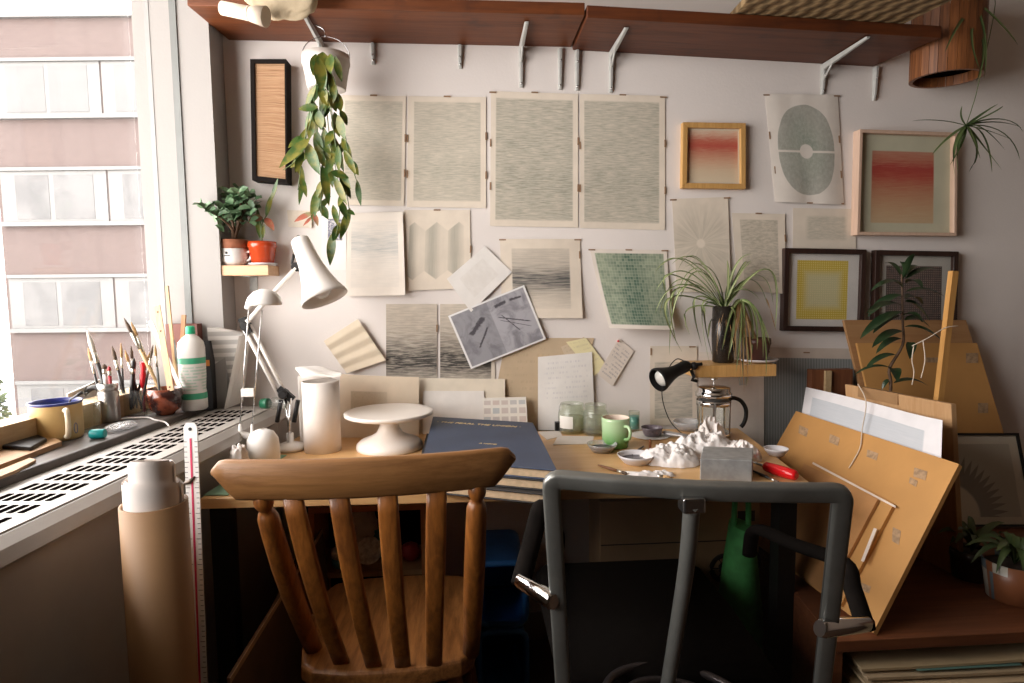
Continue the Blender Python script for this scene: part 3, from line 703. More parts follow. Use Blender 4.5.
# ------------------------------------------------------------------ cutting mat in the gap
M_mat=plain('mat_green',(.20,.36,.25),.7,0,.08,20)
b=lbox(1.375,1.72,.700,.757,.7402,.7425); tag(build('cutting_mat',b,M_mat),'pale green strip of cutting mat at the left edge of the desk beside the heater','mat')

# ------------------------------------------------------------------ big lamp
M_lamp=plain('lamp_white',(.80,.76,.72),.35,0,.02,10); M_lamp_in=plain('lamp_inside',(.55,.52,.50),.5,0,.05,10)
yl=.20
lb=W(290,432,yl); lb.z=.74
lamp=thing('desk_lamp','large white spring-arm desk lamp with bullet shaped shade at the back of the desk','lamp',lb)
build('base',MB().lathe(lb,[(.044,0),(.046,.006),(.043,.013),(.025,.020),(.010,.024),(.010,.05)],32),M_lamp,lamp)
hub=W(287,404,yl); elb=W(248,318,yl)
b=MB()
for dx in (-.010,.010): b.tube([W(283,396,yl)+V((dx,dx*.3,0)),W(246,325,yl)+V((dx,dx*.3,0))],.006,8)
build('lower_arm',b,M_lamp,lamp)
build('upper_arm',MB().tube([W(247,322,yl+.015),W(296,268,yl+.015)],.0065,8),M_lamp,lamp)
for p in ((246,326),(284,394),(297,267)):
    q=W(*p,yl); b=MB().lathe(q+V((0,.02,0)),[(.011,0),(.013,.004),(.013,.036),(.011,.04)],16,(0,-1,0))
    if p[0]==246: b.bar(W(242,318,yl),W(250,333,yl),.02,.02)
    if p[0]==284: b.bar(W(279,388,yl),W(293,400,yl),.016,.02)
    build('joint',b,M_dark,lamp)
b=MB()
for x in (278,295): b.tube([W(x+3,400,yl+.012),W(x-1,422,yl+.012)],.0065,8)
build('spring_cover',b,M_dark,lamp)
b=MB(); b.tube([W(285,398,yl),lb+V((.004,0,.018))],.005,8); b.tube([W(291,398,yl+.01),lb+V((-.004,-.008,.018))],.004,8); build('support',b,M_chrome,lamp)
sh0=W(299,238,yl+.02); sh1=W(325,299,yl+.06); ax=(sh1-sh0).normalized(); L=(sh1-sh0).length
prof=[(.001,0),(.018,.001),(.025,.006),(.027,.02),(.029,.05),(.033,.085),(.042,.125),(.054,.162),(.064,L-.012),(.067,L),(.0655,L),(.060,L-.012),(.050,.155),(.036,.115),(.026,.06),(.001,.05)]
shd=build('shade',MB().lathe(sh0,prof,36,ax,(False,False)),M_lamp,lamp)
build('button',MB().lathe(sh0-ax*.008,[(.001,0),(.005,.001),(.005,.009)],12,ax),M_dark,shd)
bc=sh0+ax*(L-.045); build('bulb',MB().lathe(bc-ax*.05,[(.014,0),(.014,.02),(.020,.04),(.028,.06),(.026,.078),(.012,.088),(.001,.09)],18,ax,(True,False)),plain('bulb_glass',(.75,.75,.74),.2,0,.02),shd)
build('shade_grip',MB().tube([W(294,254,yl+.0),W(292,263,yl-.005),W(297,271,yl)],.004,6),M_dark,lamp)

# ------------------------------------------------------------------ small halogen lamp with two thin rods
hb=H(264,467,.74); yh=-hb.y
ha=thing('halogen_lamp','small white lamp with domed head on two thin metal rods and a round base','lamp',hb)
build('base',MB().lathe(hb,[(.038,0),(.042,.006),(.043,.05),(.040,.076),(.029,.095),(.012,.103),(.001,.104)],28,cap=(True,False)),M_plate,ha)
tops=(W(240,424,yh),W(252,424,yh)); b=MB()
b.tube([hb+V((-.026,0,.080)),W(240,433,yh),tops[0]],[.012,.008,.003],10); b.tube([hb+V((.004,0,.095)),W(252,433,yh),tops[1]],[.012,.007,.003],10); build('rod_socket',b,M_plate,ha)
hd=W(262,306,yh+.01)
build('rod',MB().tube([tops[0],W(249,308,yh)],.0019,8),M_steel,ha); build('rod',MB().tube([tops[1],W(262,310,yh)],.0019,8),M_steel,ha)
build('clip',MB().obox(W(240,411-1,yh+.006),(W(254,410,yh)-W(240,410,yh)),(0,.012,0),(0,0,.026)) if False else MB().box(W(241,397,yh+.008),W(255,388,yh-.004)),M_lamp,ha,bev=.001)
b=MB(); b.lathe(W(264,304,yh+.01),[(.044,-.003),(.045,.003),(.040,.018),(.027,.032),(.010,.039),(.001,.040)],28,(.08,0,1),(True,False)); build('head',b,M_lamp,ha)
b=MB(); b.tube([W(247,309,yh),W(252,300,yh),W(260,298,yh)],[.008,.013,.010],10); build('neck',b,M_lamp,ha)

# green topped small clear bottle lying behind the rods
q=LP(1.80,.80,.876); bt=thing('small_bottle','tiny clear bottle with dark green cap lying on the heater end','bottle',q)
build('cap',MB().lathe(q,[(.0,0),(.015,.001),(.016,.02),(.015,.024)],16,(.95,-.3,.05)),plain('cap_green',(.012,.11,.055),.4),bt)
build('body',MB().lathe(q+V((.024,-.006,.001)),[(.010,0),(.012,.006),(.019,.014),(.020,.055),(.017,.06)],16,(.95,-.3,.05)),M_glass,bt)
# coiled white cloth at the desk's left end
def lump(name,px,py,z,r,label,cat,mat,seed=0,amp=.35,fr=2.2,sq=1.0):
    c=onD(px,py,z)+V((0,0,r[2]*.92))
    fn=lambda d: 1+amp*(abs(noise.noise(d*fr+V((seed,seed*2.1,0))))*1.6-.5)+amp*.35*noise.noise(d*fr*3.1+V((seed,0,3)))
    ob=build(name,MB().ball(c,r,40,26,fn),mat); return tag(ob,label,cat)
M_cloth=plain('white_cloth',(.72,.66,.62),.85,0,.04,30)
lump('crumpled_cloth',240,479,.74,(.024,.022,.046),'crumpled white cloth lump in front of the round lamp base','cloth',M_cloth,2.0,.30,2.4)

# ------------------------------------------------------------------ paper rolls and canister
M_paperroll=plain('roll_white',(.80,.74,.69),.7,0,.03,20)
q=onD(323,450)
cy=thing('white_canister','tall white paper roll standing on end in front of a white box','roll',q)
r=pxw(18.3,1.79); hh=W(323,381,-q.y).z-.74
build('roll',MB().lathe(q,[(r,0),(r,hh*.5),(r,hh),(r-.003,hh+.001),(r-.006,hh-.03)],40,cap=(True,True)),M_paperroll,cy)
yk=-.150; b=MB(); zt=W(306,377,.183).z
x0=W(296.5,441,.183).x; x1=W(330,441,.183).x
b.box((x0,yk,.7402),(x1,yk+.028,zt)); tag(build('white_carton',b,M_paperroll,bev=.006),'plain white upright carton partly hidden behind the tall white paper roll','box')
zz=max(zt,.74+hh+.003)+.004
c=[V((W(291,372,.2).x,-.155,zz+.010)),V((W(338,372,.2).x,-.15,zz+.004)),V((W(345,380,.2).x,-.255,zz+.002)),V((W(308,380,.2).x,-.255,zz+.001))]
ob=build('folded_paper',MB().grid(lambda u,v:(c[3]*(1-u)+c[2]*u)*(1-v)+(c[0]*(1-u)+c[1]*u)*v+V((0,0,.010*math.sin(PI*u*1.5)*v+.006*abs(math.sin(4*u+2*v)))),12,8,th=(0,0,.006)),M_plate); tag(ob,'folded white sheet lying across the top of the paper roll and carton','paper')

# ------------------------------------------------------------------ cake stand
q=onD(390,448); k=1.835/620
M_cake=plain('cake_stand_white',(.82,.77,.72),.35,0,.02,12)
zc=W(388,411,-q.y).z-.74
cs=thing('cake_stand','white pedestal cake stand with a wide round plate on the desk','cake stand',q)
R=44*k
build('plate',MB().lathe(q,[(.012,zc-.022),(R*.5,zc-.016),(R*.93,zc-.013),(R*.99,zc-.010),(R,zc-.002),(R*.985,zc),(R*.9,zc-.0015),(.001,zc-.002)],48,cap=(True,False)),M_cake,cs)
build('pedestal',MB().lathe(q,[(.096,0),(.098,.004),(.096,.016),(.085,.026),(.060,.035),(.040,.046),(.030,.062),(.028,zc-.04),(.034,zc-.02)],40),M_cake,cs)

# ------------------------------------------------------------------ navy book on a stack
M_navy=plain('book_navy',(.035,.050,.090),.55,0,.12,9,.1,200); M_pages=plain('page_edges',(.55,.40,.25),.8,0,.12,60); M_blackc=plain('cover_black',(.018,.017,.018),.6)
M_gold=plain('gold_leaf',(.62,.47,.24),.5,.0,.05)
def book(name,label,corners,z0,z1,m_cover,m_page,ct=.0035,dx=0):
    fl,fr_,br_,bl=[V((p.x+dx,p.y,0)) for p in corners]
    c=(fl+fr_+br_+bl)/4; root=thing(name,label,'book',V((c.x,c.y,z0)),'stacked flat books')
    up=lambda p,z: V((p.x,p.y,z))
    b=MB(); b.prism([up(q,z0) for q in (fl,fr_,br_,bl)],(0,0,ct)); b.prism([up(q,z1-ct) for q in (fl,fr_,br_,bl)],(0,0,ct))
    e=(fr_-fl).normalized(); g_=(bl-fl).normalized()
    b.prism([up(q,z0+ct) for q in (fl,fl+e*.004,bl+e*.004,bl)],(0,0,z1-z0-2*ct)); build('cover',b,m_cover,root,bev=.0012)
    i=.005
    b=MB(); b.prism([up(q,z0+ct) for q in (fl+e*.004+g_*i,fr_-e*i+g_*i,br_-e*i-g_*i,bl+e*.004-g_*i)],(0,0,z1-z0-2*ct)); build('pages',b,m_page,root)
    return root
zb=.815
cor=[H(418,470,zb),H(557,470,zb),H(533,422.5,zb),H(433,416.5,zb)]
cor[0]=cor[3]+(H(557,470,zb)-H(533,422.5,zb))*1.0
e_=(cor[1]-cor[0])
low=[V((p.x,p.y,0)) for p in cor]
book('book','black covered book at the bottom of the stack under the navy volume',[p+V((-.02,-.012,0)) for p in low],.7405,.765,M_blackc,M_pages)
book('book','black covered book in the middle of the stack under the navy volume',[p+V((.006,-.004,0)) for p in low],.7653,.790,M_blackc,M_pages)
nb=book('book','large navy cloth-bound book with gold title lying on top of the stack',low,.7903,zb,M_navy,M_pages)
def text(body,name,size,pos,rot,mat,parent=None,ext=.0004,align='CENTER'):
    cu=bpy.data.curves.new(name,'FONT'); cu.body=body; cu.size=size; cu.extrude=ext; cu.align_x=align; cu.align_y='CENTER'
    cu.materials.append(mat); tmp=bpy.data.objects.new(name+'_curve',cu); COL.objects.link(tmp)
    bpy.context.view_layer.update(); me=bpy.data.meshes.new_from_object(tmp.evaluated_get(bpy.context.evaluated_depsgraph_get()))
    bpy.data.objects.remove(tmp); bpy.data.curves.remove(cu)
    ob=bpy.data.objects.new(name,me); COL.objects.link(ob)
    ob.rotation_euler=rot
    if parent is not None: ob.parent=parent; ob.location=V(pos)-ORG[parent.name]
    else: ob.location=pos
    return ob
ex=V((cor[2].x-cor[3].x,cor[2].y-cor[3].y,0)); ang=math.atan2(ex.y,ex.x)
pt=H(478,424.5,zb); text('\u00b7 THE PEARL THE UNION \u00b7','gold_title',.0225,V((pt.x,pt.y,zb+.0006)),(0,0,ang),M_gold,nb)
pt=H(488,444,zb); text('A HOME','gold_subtitle',.0125,V((pt.x,pt.y,zb+.0006)),(0,0,ang),M_gold,nb)

# ------------------------------------------------------------------ glass jars and water
M_water=glass_thin('grey_water',(.84,.85,.72),.04,.12); M_teal=plain('teal_paint',(.02,.30,.29),.4); M_label=plain('label_white',(.78,.75,.70),.7,0,.03)
M_jar=glass_thin('jar_glass',(.93,.95,.90),.05,.06)
def jar(px,pyb,pyt,wpx,label,fill=.5,fillm=None,name='glass_jar',neck=True,lab=False):
    q=onD(px,pyb); d=(q-CAM).dot(FWD); r=pxw(wpx/2,d); h=W(px,pyt,-q.y).z-.74
    root=thing(name,label,'jar',q)
    pr=[(r*.9,0),(r,.006),(r,h*.72),(r*.86,h*.82),(r*.80,h*.86),(r*.88,h*.88),(r*.88,h*.99),(r*.84,h),(r*.78,h*.99),(r*.74,h*.84),(r*.93,h*.70),(r*.93,.010)] if neck else [(r*.92,0),(r,.005),(r*1.02,h),(r*.97,h),(r*.94,.008)]
    build('glass_body',MB().lathe(q,pr,32),M_jar,root)
    if fill: build('water',MB().lathe(q+V((0,0,.009)),[(r*.90,0),(r*.915,h*fill)],28),fillm or M_water,root)
    if lab:
        b=MB(); b.grid(lambda u,v:q+V((math.sin(-1.25+u*1.15)*r*1.012,-math.cos(-1.25+u*1.15)*r*1.012,h*(.2+.42*v))),8,1); build('paper_label',b,M_label,root)
    return root
jar(572,432,403,27,'screw-neck glass jar with white paper label beside the small black cube','' and 0 or .45,lab=True)
jar(595.5,434,404,25,'screw-neck glass jar of greenish water behind the green mug',.5)
jar(619,421,410,26,'clear glass tumbler half hidden behind the green mug',.3,None,'glass_tumbler',False)
jar(634,431,411,11,'small glass pot of teal paint right of the green mug',.62,M_teal,'paint_pot',False)
q=onD(558.5,430.5); d=1.95
b=MB().box(q+V((-.0115,-.0115,0)),q+V((.0115,.0115,.029)))
cb=thing('ink_bottle','small black cube with a bent wire, left of the labelled jar','ink',q); build('block',b,M_dark,cb,bev=.002)
build('wire',MB().tube(spline([q+V((0,0,.028)),W(559,412,-q.y),W(560,405,-q.y),W(565,404,-q.y),W(571,405,-q.y)]),.0011,6),M_steel,cb)
# ------------------------------------------------------------------ green mug
M_mugg=G('mug_green'); o=M_mugg.obj(); x,y,z=M_mugg.sep(o)
M_mugg=M_mugg.out(M_mugg.mix(M_mugg.ss(z,.075,.0),(.44,.62,.36),(.10,.30,.06)),.25,coat=.4)
M_mugin=plain('mug_inside',(.72,.60,.50),.4,0,.03)
q=onD(615.5,446.5); d=(q-CAM).dot(FWD); r=pxw(14.2,d); h=W(615,417,-q.y).z-.74
mg=thing('mug','light green glazed mug with cream inside and ear handle','mug',q)
build('body',MB().lathe(q,[(r*.86,0),(r*.9,.002),(r*.92,.014),(r*.95,.016),(r*.96,.02),(r,h*.9),(r*1.01,h),(r*.955,h-.0005)],40,cap=(True,False)),M_mugg,mg)
build('inside',MB().lathe(q,[(r*.955,h-.0005),(r*.93,h*.9),(r*.86,.02),(.001,.012)],40,cap=(False,False)),M_mugin,mg)
hx=q+V((r*.45,-r*.88,0)); hdv=V((.35,-.94,0)).normalized()
def ear(base,dirv,z0,z1,out,rad,n=10):
    return MB().tube(spline([base+V((0,0,z1)),base+dirv*out*.7+V((0,0,z1+.001)),base+dirv*out+V((0,0,(z0+z1)/2+.004)),base+dirv*out*.75+V((0,0,z0+.002)),base+V((0,0,z0-.004))],5),rad,n)
build('handle',ear(hx,hdv,h*.38,h*.76,.027,.0048),M_mugg,mg)
# ------------------------------------------------------------------ dishes
M_dish=plain('dish_white',(.66,.64,.66),.4,0,.03); M_ink=plain('ink_wash',(.030,.022,.035),.2,0,.2); M_clearp=glass_thin('clear_plastic',(.86,.86,.87),.08,.25)
def dish(px,pyb,wtop,label,h=.022,mat=None,ink=.55,z=.74,rel=.8):
    q=onD(px,pyb,z); d=(q-CAM).dot(FWD); R=pxw(wtop/2,d); r=R*rel*.85
    root=thing('paint_dish',label,'dish',q)
    build('bowl',MB().lathe(q,[(r*.9,0),(r,.003),(R*.93,h*.72),(R,h),(R*.96,h),(R*.88,h*.7),(r*.95,.005),(.001,.004)],36,cap=(True,False)),mat or M_dish,root)
    if ink: build('ink_wash',MB().lathe(q+V((0,0,h*.50)),[(R*.80,0),(R*.80,.0004),(.001,.0005)],28,cap=(True,False)),M_ink,root)
    return root
dish(602,451.5,31,'shallow translucent dish with dark residue in front of the green mug',.024,M_clearp)
dish(636,463,38,'white shallow dish holding a pool of black ink beside the tissue',.024,M_dish,.50)
tag(build('paper_plate',MB().lathe(onD(650,436),[(.012,0),(.055,.0008),(.062,.003),(.061,.0034),(.05,.0018),(.001,.0015)],32,cap=(True,False)),M_label),'flat white paper disc under the dark dish','plate')
dish(652,435,22,'dark stained dish sitting on the white paper disc',.026,plain('dish_dark',(.16,.13,.15),.35),.6,.7445,.9)
dish(688,430,30,'clear stacked plastic bowl near the coffee press',.03,M_clearp,0)
# white cards
M_cardw=plain('card_white',(.74,.68,.63),.8,0,.03)
def flat(name,px,label,cat,mat,th=.001,z=.7404,group=None): return tag(build(name,MB().prism([onD(x,y,z) for x,y in px],(0,0,th)),mat),label,cat,group)
flat('card',[(538,432),(560,431),(562,436),(547,440)],'small white card below the black cube','card',M_cardw)
flat('card',[(558,436),(594,436.5),(592,444),(553,445)],'long white card lying in front of the jars','card',M_cardw)
# brushes lying on the desk
M_hbrown=plain('handle_brown',(.20,.09,.04),.4); M_hblack=plain('handle_black',(.02,.017,.017),.35); M_ferr=plain('ferrule',(.6,.58,.52),.3,.9); M_bris=plain('bristle_dark',(.10,.07,.05),.9); M_brisl=plain('bristle_tan',(.45,.28,.13),.9); M_hred=plain('handle_red',(.35,.03,.04),.4); M_htan=plain('handle_tan',(.55,.36,.18),.45); M_hwhite=plain('handle_white',(.75,.72,.68),.4)
def brush(p0,p1,label,m_h,m_b,r=.0035,lh=.66,lf=.16,cat='paintbrush',name='paintbrush',group=None,flat_=1.0):
    p0,p1=V(p0),V(p1); t=p1-p0
    root=thing(name,label,cat,p0,group)
    build('handle',MB().tube([p0,p0+t*.08,p0+t*lh*.6,p0+t*lh],[r*.5,r*.8,r*1.25,r],8),m_h,root)
    build('ferrule',MB().tube([p0+t*lh,p0+t*(lh+lf)],[r*1.08,r*1.15],8),M_ferr,root)
    build('bristles',MB().tube([p0+t*(lh+lf),p0+t*(lh+lf+(1-lh-lf)*.5),p1],[r*1.1,r*1.25,r*.25],8),m_b,root)
    return root
brush(onD(598,465,.745),onD(628,474,.745),'thin brown paintbrush lying in front of the ink dish',M_hbrown,M_bris)
brush(onD(644,446,.744),onD(632,455,.752),'dark paintbrush resting on the rim of the ink dish',M_hblack,M_bris,.003)
brush(onD(625,472,.744),onD(672,478,.744),'white handled brush at the desk edge below the tissue',M_hwhite,M_brisl,.0045)
# paint tubes
M_tube=plain('paint_tube',(.50,.49,.50),.35,.5,.1,40)
def ptube(p,q,label):
    p=onD(*p,.750); q=onD(*q,.750); t=(q-p); root=thing('paint_tube',label,'paint tube',p); tn=t.normalized()
    sd=tn.cross(V((0,0,1)))
    secs=[]
    for f,w_,h_ in ((0,.013,.0015),(.3,.012,.006),(.75,.0095,.009),(.85,.009,.009)):
        secs.append([p+t*f+sd*math.cos(a)*w_+V((0,0,math.sin(a)*h_)) for a in [2*PI*i/14 for i in range(14)]])
    build('tube',MB().loft(secs),M_tube,root); build('cap',MB().tube([p+t*.85,p+t],.007,10),M_hwhite,root); return root
ptube((690,436),(660,433),'crumpled silver paint tube behind the tissue heap')
ptube((688,449),(656,447),'grey paint tube poking out from under the left of the tissue heap')
tag(build('cork',MB().lathe(onD(650,449),[(.004,0),(.004,.026),(.0035,.028)],12),plain('cork_brown',(.22,.08,.03),.5)),'short upright brown peg beside the grey paint tube','peg')
# crumpled tissues
M_tis=G('tissue'); o=M_tis.obj(); k=M_tis.noise(o,26,3); M_tis=M_tis.out(M_tis.mix(M_tis.mul(M_tis.ss(k,.66,.74),.45),(.80,.76,.74),(.25,.24,.28)),.85,0,M_tis.bump(M_tis.noise(o,55,4),.35,.01))
M_tisred=G('tissue_stained'); o=M_tisred.obj(); k=M_tisred.noise(o,22,3); k2=M_tisred.noise(o,30,2); c=M_tisred.mix(M_tisred.mul(M_tisred.ss(k,.58,.66),.7),(.78,.73,.70),(.60,.20,.18)); M_tisred=M_tisred.out(M_tisred.mix(M_tisred.mul(M_tisred.ss(k2,.62,.70),.6),c,(.16,.14,.15)),.85)
def crump(label,px,py,rx,ry,hh,seed,mat,fr=1.0,ex=.5):
    c=onD(px,py)
    def fn(u,v):
        a=2*PI*u; rr=v
        d=V((math.cos(a)*rr,math.sin(a)*rr,0)); e=1+.28*noise.noise(V((math.cos(a)*1.7+seed,math.sin(a)*1.7,seed)))+.10*noise.noise(V((math.cos(a)*5+seed,math.sin(a)*5,1)))
        x=d.x*rx*e; y=d.y*ry*e
        rid=sum((1-abs(noise.noise(V((x*f+seed,y*f-seed,seed*.7))))*2.0)*k_ for f,k_ in ((17*fr,.42),(38*fr,.36),(90*fr,.26)))
        z=hh*(1-rr**2)**ex*(.34+.72*max(0,rid)) if rr<1 else 0
        return c+V((x,y,.001+max(0,z)))
    ob=build('crumpled_tissue',MB().grid(fn,72,26,th=None),mat); return tag(ob,label,'tissue')
crump('wide crumpled white paper tissue heap, left lobe beside the ink dish',672,462,.085,.055,.052,3.1,M_tis)
crump('crumpled white tissue mound behind the grey metal block',708,453,.095,.060,.066,8.7,M_tis)
crump('red and black stained tissue peak standing below the coffee press handle',711,442,.045,.032,.105,5.2,M_tisred,1.0,.7)
crump('smaller stained tissue spilling towards the red handle',742,459,.052,.045,.050,9.4,M_tisred)
crump('thin flat white tissue scrap at the front edge of desk',652,476,.060,.020,.016,2.3,M_tis)
# grey metal block
pb=[onD(700,480),onD(752,482),onD(753,468),onD(703,466)]
M_zinc=plain('zinc',(.36,.36,.36),.45,.3,.15,40)
hz=W(726,459.5,-onD(726,481).y).z-.74
tag(build('metal_block',MB().prism(pb,(0,0,hz)),M_zinc,bev=.002),'grey metal rectangular block at the desk front below the tissues','block')
# red handled chisel
p=onD(797,476,.755); q=onD(764,466,.755); t=onD(738,457,.748)
ch=thing('chisel','chisel with fat red handle pointing at the tissues','chisel',V((p.x,p.y,.74)))
dd=(q-p)
build('handle',MB().tube([p,p+dd*.06,p+dd*.3,p+dd*.7,p+dd*.93,q],[.007,.0125,.014,.0135,.012,.007],14),plain('red_plastic',(.62,.008,.012),.25,0,.04),ch)
build('blade',MB().tube([q,q+(t-q)*.3,t],[.004,.0038,.006],8,r2=[.004,.0030,.0012]),M_steel,ch)
p=onD(780,483,.744); q=onD(751,470,.744); brush(q,p,'thin dark tool lying between the metal block and chisel',M_hblack,M_bris,.003,cat='tool',name='craft_tool')
# white tub + card at the right
dish(776,455,24,'white low tub at the right end of the desk',.02,M_dish,0)
p=onD(772,470); 
# ------------------------------------------------------------------ french press
q=onD(713,435.5); d=(q-CAM).dot(FWD); k=d/620
fp=thing('french_press','glass coffee press with chrome frame, plunger lid and black handle','coffee press',q)
zt=lambda py: W(713,py,-q.y).z-.74
R=16.2*k; zg=zt(394); 
build('beaker',MB().lathe(q+V((0,0,.012)),[(R*.9,0),(R,.006),(R,zg-.02),(R*1.02,zg-.012)],36,cap=(True,False)),M_glass,fp)
b=MB()
b.lathe(q,[(R*1.06,.0),(R*1.07,.012),(R*1.04,.014),(R*1.0,.006)],36)
b.lathe(q,[(R*1.035,zg-.034),(R*1.05,zg-.034),(R*1.05,zg-.018),(R*1.035,zg-.018)],36,cap=(False,False))
for a in (.5,1.9,3.4,4.4,5.5): 
    e=V((math.cos(a),math.sin(a),0)); b.bar(q+e*R*1.05+V((0,0,.004)),q+e*R*1.05+V((0,0,zg-.02)),.006,.002,e)
build('chrome_cage',b,M_chrome,fp)
build('lid',MB().lathe(q+V((0,0,zg)),[(R*1.0,-.008),(R*1.10,-.006),(R*1.11,.004),(R*1.03,.008),(R*.99,.012),(R*1.0,.020),(R*.9,.023),(.008,.025)],36),M_chrome,fp)
b=MB(); b.tube([q+V((0,0,.03)),q+V((0,0,zt(379)))],.0022,8); b.lathe(q+V((0,0,zt(380))),[(.003,0),(.012,.002),(.0125,.004),(.009,.007),(.001,.008)],20,cap=(True,False)); build('plunger',b,M_chrome,fp)
b=MB(); b.lathe(q+V((0,0,zg-.036)),[(R*.85,0),(R*.93,.003),(R*.93,.018),(R*.8,.022)],32); build('filter',b,plain('filter_dark',(.06,.05,.05),.4,.5),fp)
hb_=q; 
P=[W(728.5,399,-q.y),W(734,398,-q.y),W(741,401,-q.y),W(745.5,408,-q.y),W(746,416,-q.y),W(744,423,-q.y),W(741,427,-q.y)]
build('handle',MB().tube(spline(P,5),.006,10,r2=.0065,up=(0,1,0)),M_dark,fp)
# ------------------------------------------------------------------ wooden kitchen chair
M_ch=wood('chair_elm',(.34,.118,.022),(.14,.044,.008),'z',10,.42,.08,'#2b1408',.12,.15)
M_chx=wood('chair_rail_elm',(.30,.140,.046),(.18,.075,.021),'x',9,.48,.05,'#4a2410',.12,.1)
M_seat=wood('chair_seat_elm',(.42,.18,.055),(.15,.055,.014),'y',9,.40,.12,'#3a1c0c',.15,.15)
O=H(387,667,.45); rt=V((1,.03,0)).normalized(); fw=V((-.03,1,0)).normalized()
chair=thing('wooden_chair','old wooden slat-back kitchen chair with curved top rail facing the desk','chair',V((O.x,O.y+.2,0)))
def cp(r,f,z): p=O+rt*r+fw*f; p.z=z; return p
outl=[(-.150,.004),(-.08,-.012),(0,-.016),(.08,-.012),(.150,.004),(.176,.03),(.190,.10),(.200,.22),(.195,.33),(.17,.385),(.09,.405),(0,.41),(-.09,.405),(-.17,.385),(-.195,.33),(-.200,.22),(-.190,.10),(-.176,.03)]
build('seat',MB().prism([cp(r,f,.41) for r,f in outl],(0,0,.04)),M_seat,chair,bev=.010,seg=3)
for (r,f,rr,ff) in ((-.13,.06,-.18,.0),(.13,.06,.18,.0),(-.15,.34,-.19,.39),(.15,.34,.19,.39)):
    a=cp(r,f,.412); c=cp(rr,ff,0); pr=[(0,.016),(.12,.018),(.2,.022),(.3,.017),(.33,.021),(.36,.017),(.6,.021),(.8,.019),(.84,.023),(.88,.017),(1,.013)]
    build('leg',MB().tube([a+(c-a)*t for t,_ in pr],[q for _,q in pr],12),M_ch,chair)
for s in (-1,1): build('stretcher',MB().tube([cp(s*.158,.03,.19),cp(s*.165,.2,.19),cp(s*.172,.365,.19)],[.009,.013,.009],10),M_ch,chair)
build('stretcher',MB().tube([cp(-.165,.2,.19),cp(0,.2,.19),cp(.165,.2,.19)],[.009,.013,.009],10),M_ch,chair)
ZB_,ZT_=.845,.918
Cc=H(367.5,497,ZB_); rc=V((math.cos(.06),math.sin(.06),0)); fc=V((-rc.y,rc.x,0))
HWc=.268
secs=[]; N=40
for i in range(N+1):
    u=-1+2*i/N; a=abs(u)
    lo=ZB_+(.046*((a-.86)/.14)**1.0 if a>.86 else 0); hi=ZT_-.018*(max(0,(a-.91)/.09)**2.2)
    p=Cc+rc*(u*HWc)+fc*(.035*u*u); t=.011
    lean=.10
    def q(z,d): w=p+fc*(d-(z-ZB_)*lean); w.z=z; return w
    m_=.006
    secs.append([q(lo,t-m_),q(lo,-t+m_),q(lo+m_,-t),q(hi-m_,-t),q(hi,-t+m_),q(hi,t-m_),q(hi-m_,t),q(lo+m_,t)])
build('top_rail',MB().loft(secs),M_chx,chair)
def crestpt(px):     # where a spindle meets the underside of the rail
    p=H(px,500,ZB_); u=(p-Cc).dot(rc)/HWc; w=Cc+rc*(u*HWc)+fc*(.035*u*u); w.z=ZB_+.006; return w
for tx,bx,by in ((292,342,663),(338,374,666),(386.5,403,666),(437,434,664)):
    a=H(bx,by,.448); c=crestpt(tx); P=[a+(c-a)*t+fw*(-.022*math.sin(PI*t)) for t in [k/10 for k in range(11)]]
    build('slat',MB().tube(P,[.0165,.0170,.0172,.0175,.0178,.018,.0185,.0188,.0188,.0185,.018],12,r2=.0075,up=rt,sq=.6),M_ch,chair)
for tx,bx,by in ((260,314,649),(480.5,471,652)):
    a=H(bx,by,.448); c=crestpt(tx); c.z=max(c.z,ZB_+.02)
    st=[(0,.0175),(.15,.0185),(.4,.0205),(.6,.0205),(.78,.0195),(.855,.0185),(.88,.0145),(.89,.0098),(.90,.0125),(.92,.0168),(.945,.0172),(.965,.0135),(.98,.009),(1,.008)]
    build('back_post',MB().tube([a+(c-a)*t+fw*(-.016*math.sin(PI*t)) for t,_ in st],[r for _,r in st],14),M_ch,chair)

# ------------------------------------------------------------------ mesh office chair
M_gun=plain('gunmetal',(.20,.20,.185),.36,.6,.06,30); M_mesh=net('chair_mesh',(.006,.0045,.0035),.36); M_cush=plain('cushion_black',(.008,.006,.005),.9,0,.2,60,spec=.1)
tl=H(551,479,.925); tr_=H(843,493,.915); bl=H(563,683,.52); br=H(822,683,.52)
bl2=bl+(bl-tl)*.12; br2=br+(br-tr_)*.12
oc=thing('office_chair','black mesh office chair with grey metal frame and chrome arm brackets','chair',V(((bl.x+br.x)/2,-.75,0)))
def rnd(a,c,b,k): # rounded corner
    return bez(c+(a-c).normalized()*k,c,c+(b-c).normalized()*k,5)
tm=(tl+tr_)/2+V((.0,-.030,.003))
P=[bl2,bl]+rnd(bl,tl,tr_,.016)+spline([tl+(tr_-tl)*.2+V((0,-.02,.003)),tm,tl+(tr_-tl)*.8+V((0,-.02,.003))],4)+rnd(tl,tr_,br,.014)+[br,br2]
nrm=(tr_-tl).cross(bl-tl).normalized()
build('back_frame',MB().tube(P,.0100,16,r2=.0138,up=nrm,sq=.5),M_gun,oc)
e=V((0,.006,0))
def mesh_pt(u,v):
    a=bl2*(1-u)+br2*u; c=tl*(1-u)+tr_*u; return a*(1-v)+c*v+V((0,(-.026*v+.02*(1-v))*math.sin(PI*u),0))
build('mesh_back',MB().grid(lambda u,v:mesh_pt(.02+.96*u,.01+.97*v),14,12),M_mesh,oc)
s0=mesh_pt(.49,.97)+V((0,-.012,0)); s1=H(684,560,.76); q0=W(692,503,-s0.y+.004); q1=W(683,590,-(mesh_pt(.46,.5).y-.035)); q2=W(668,683,-(mesh_pt(.42,.08).y-.040))
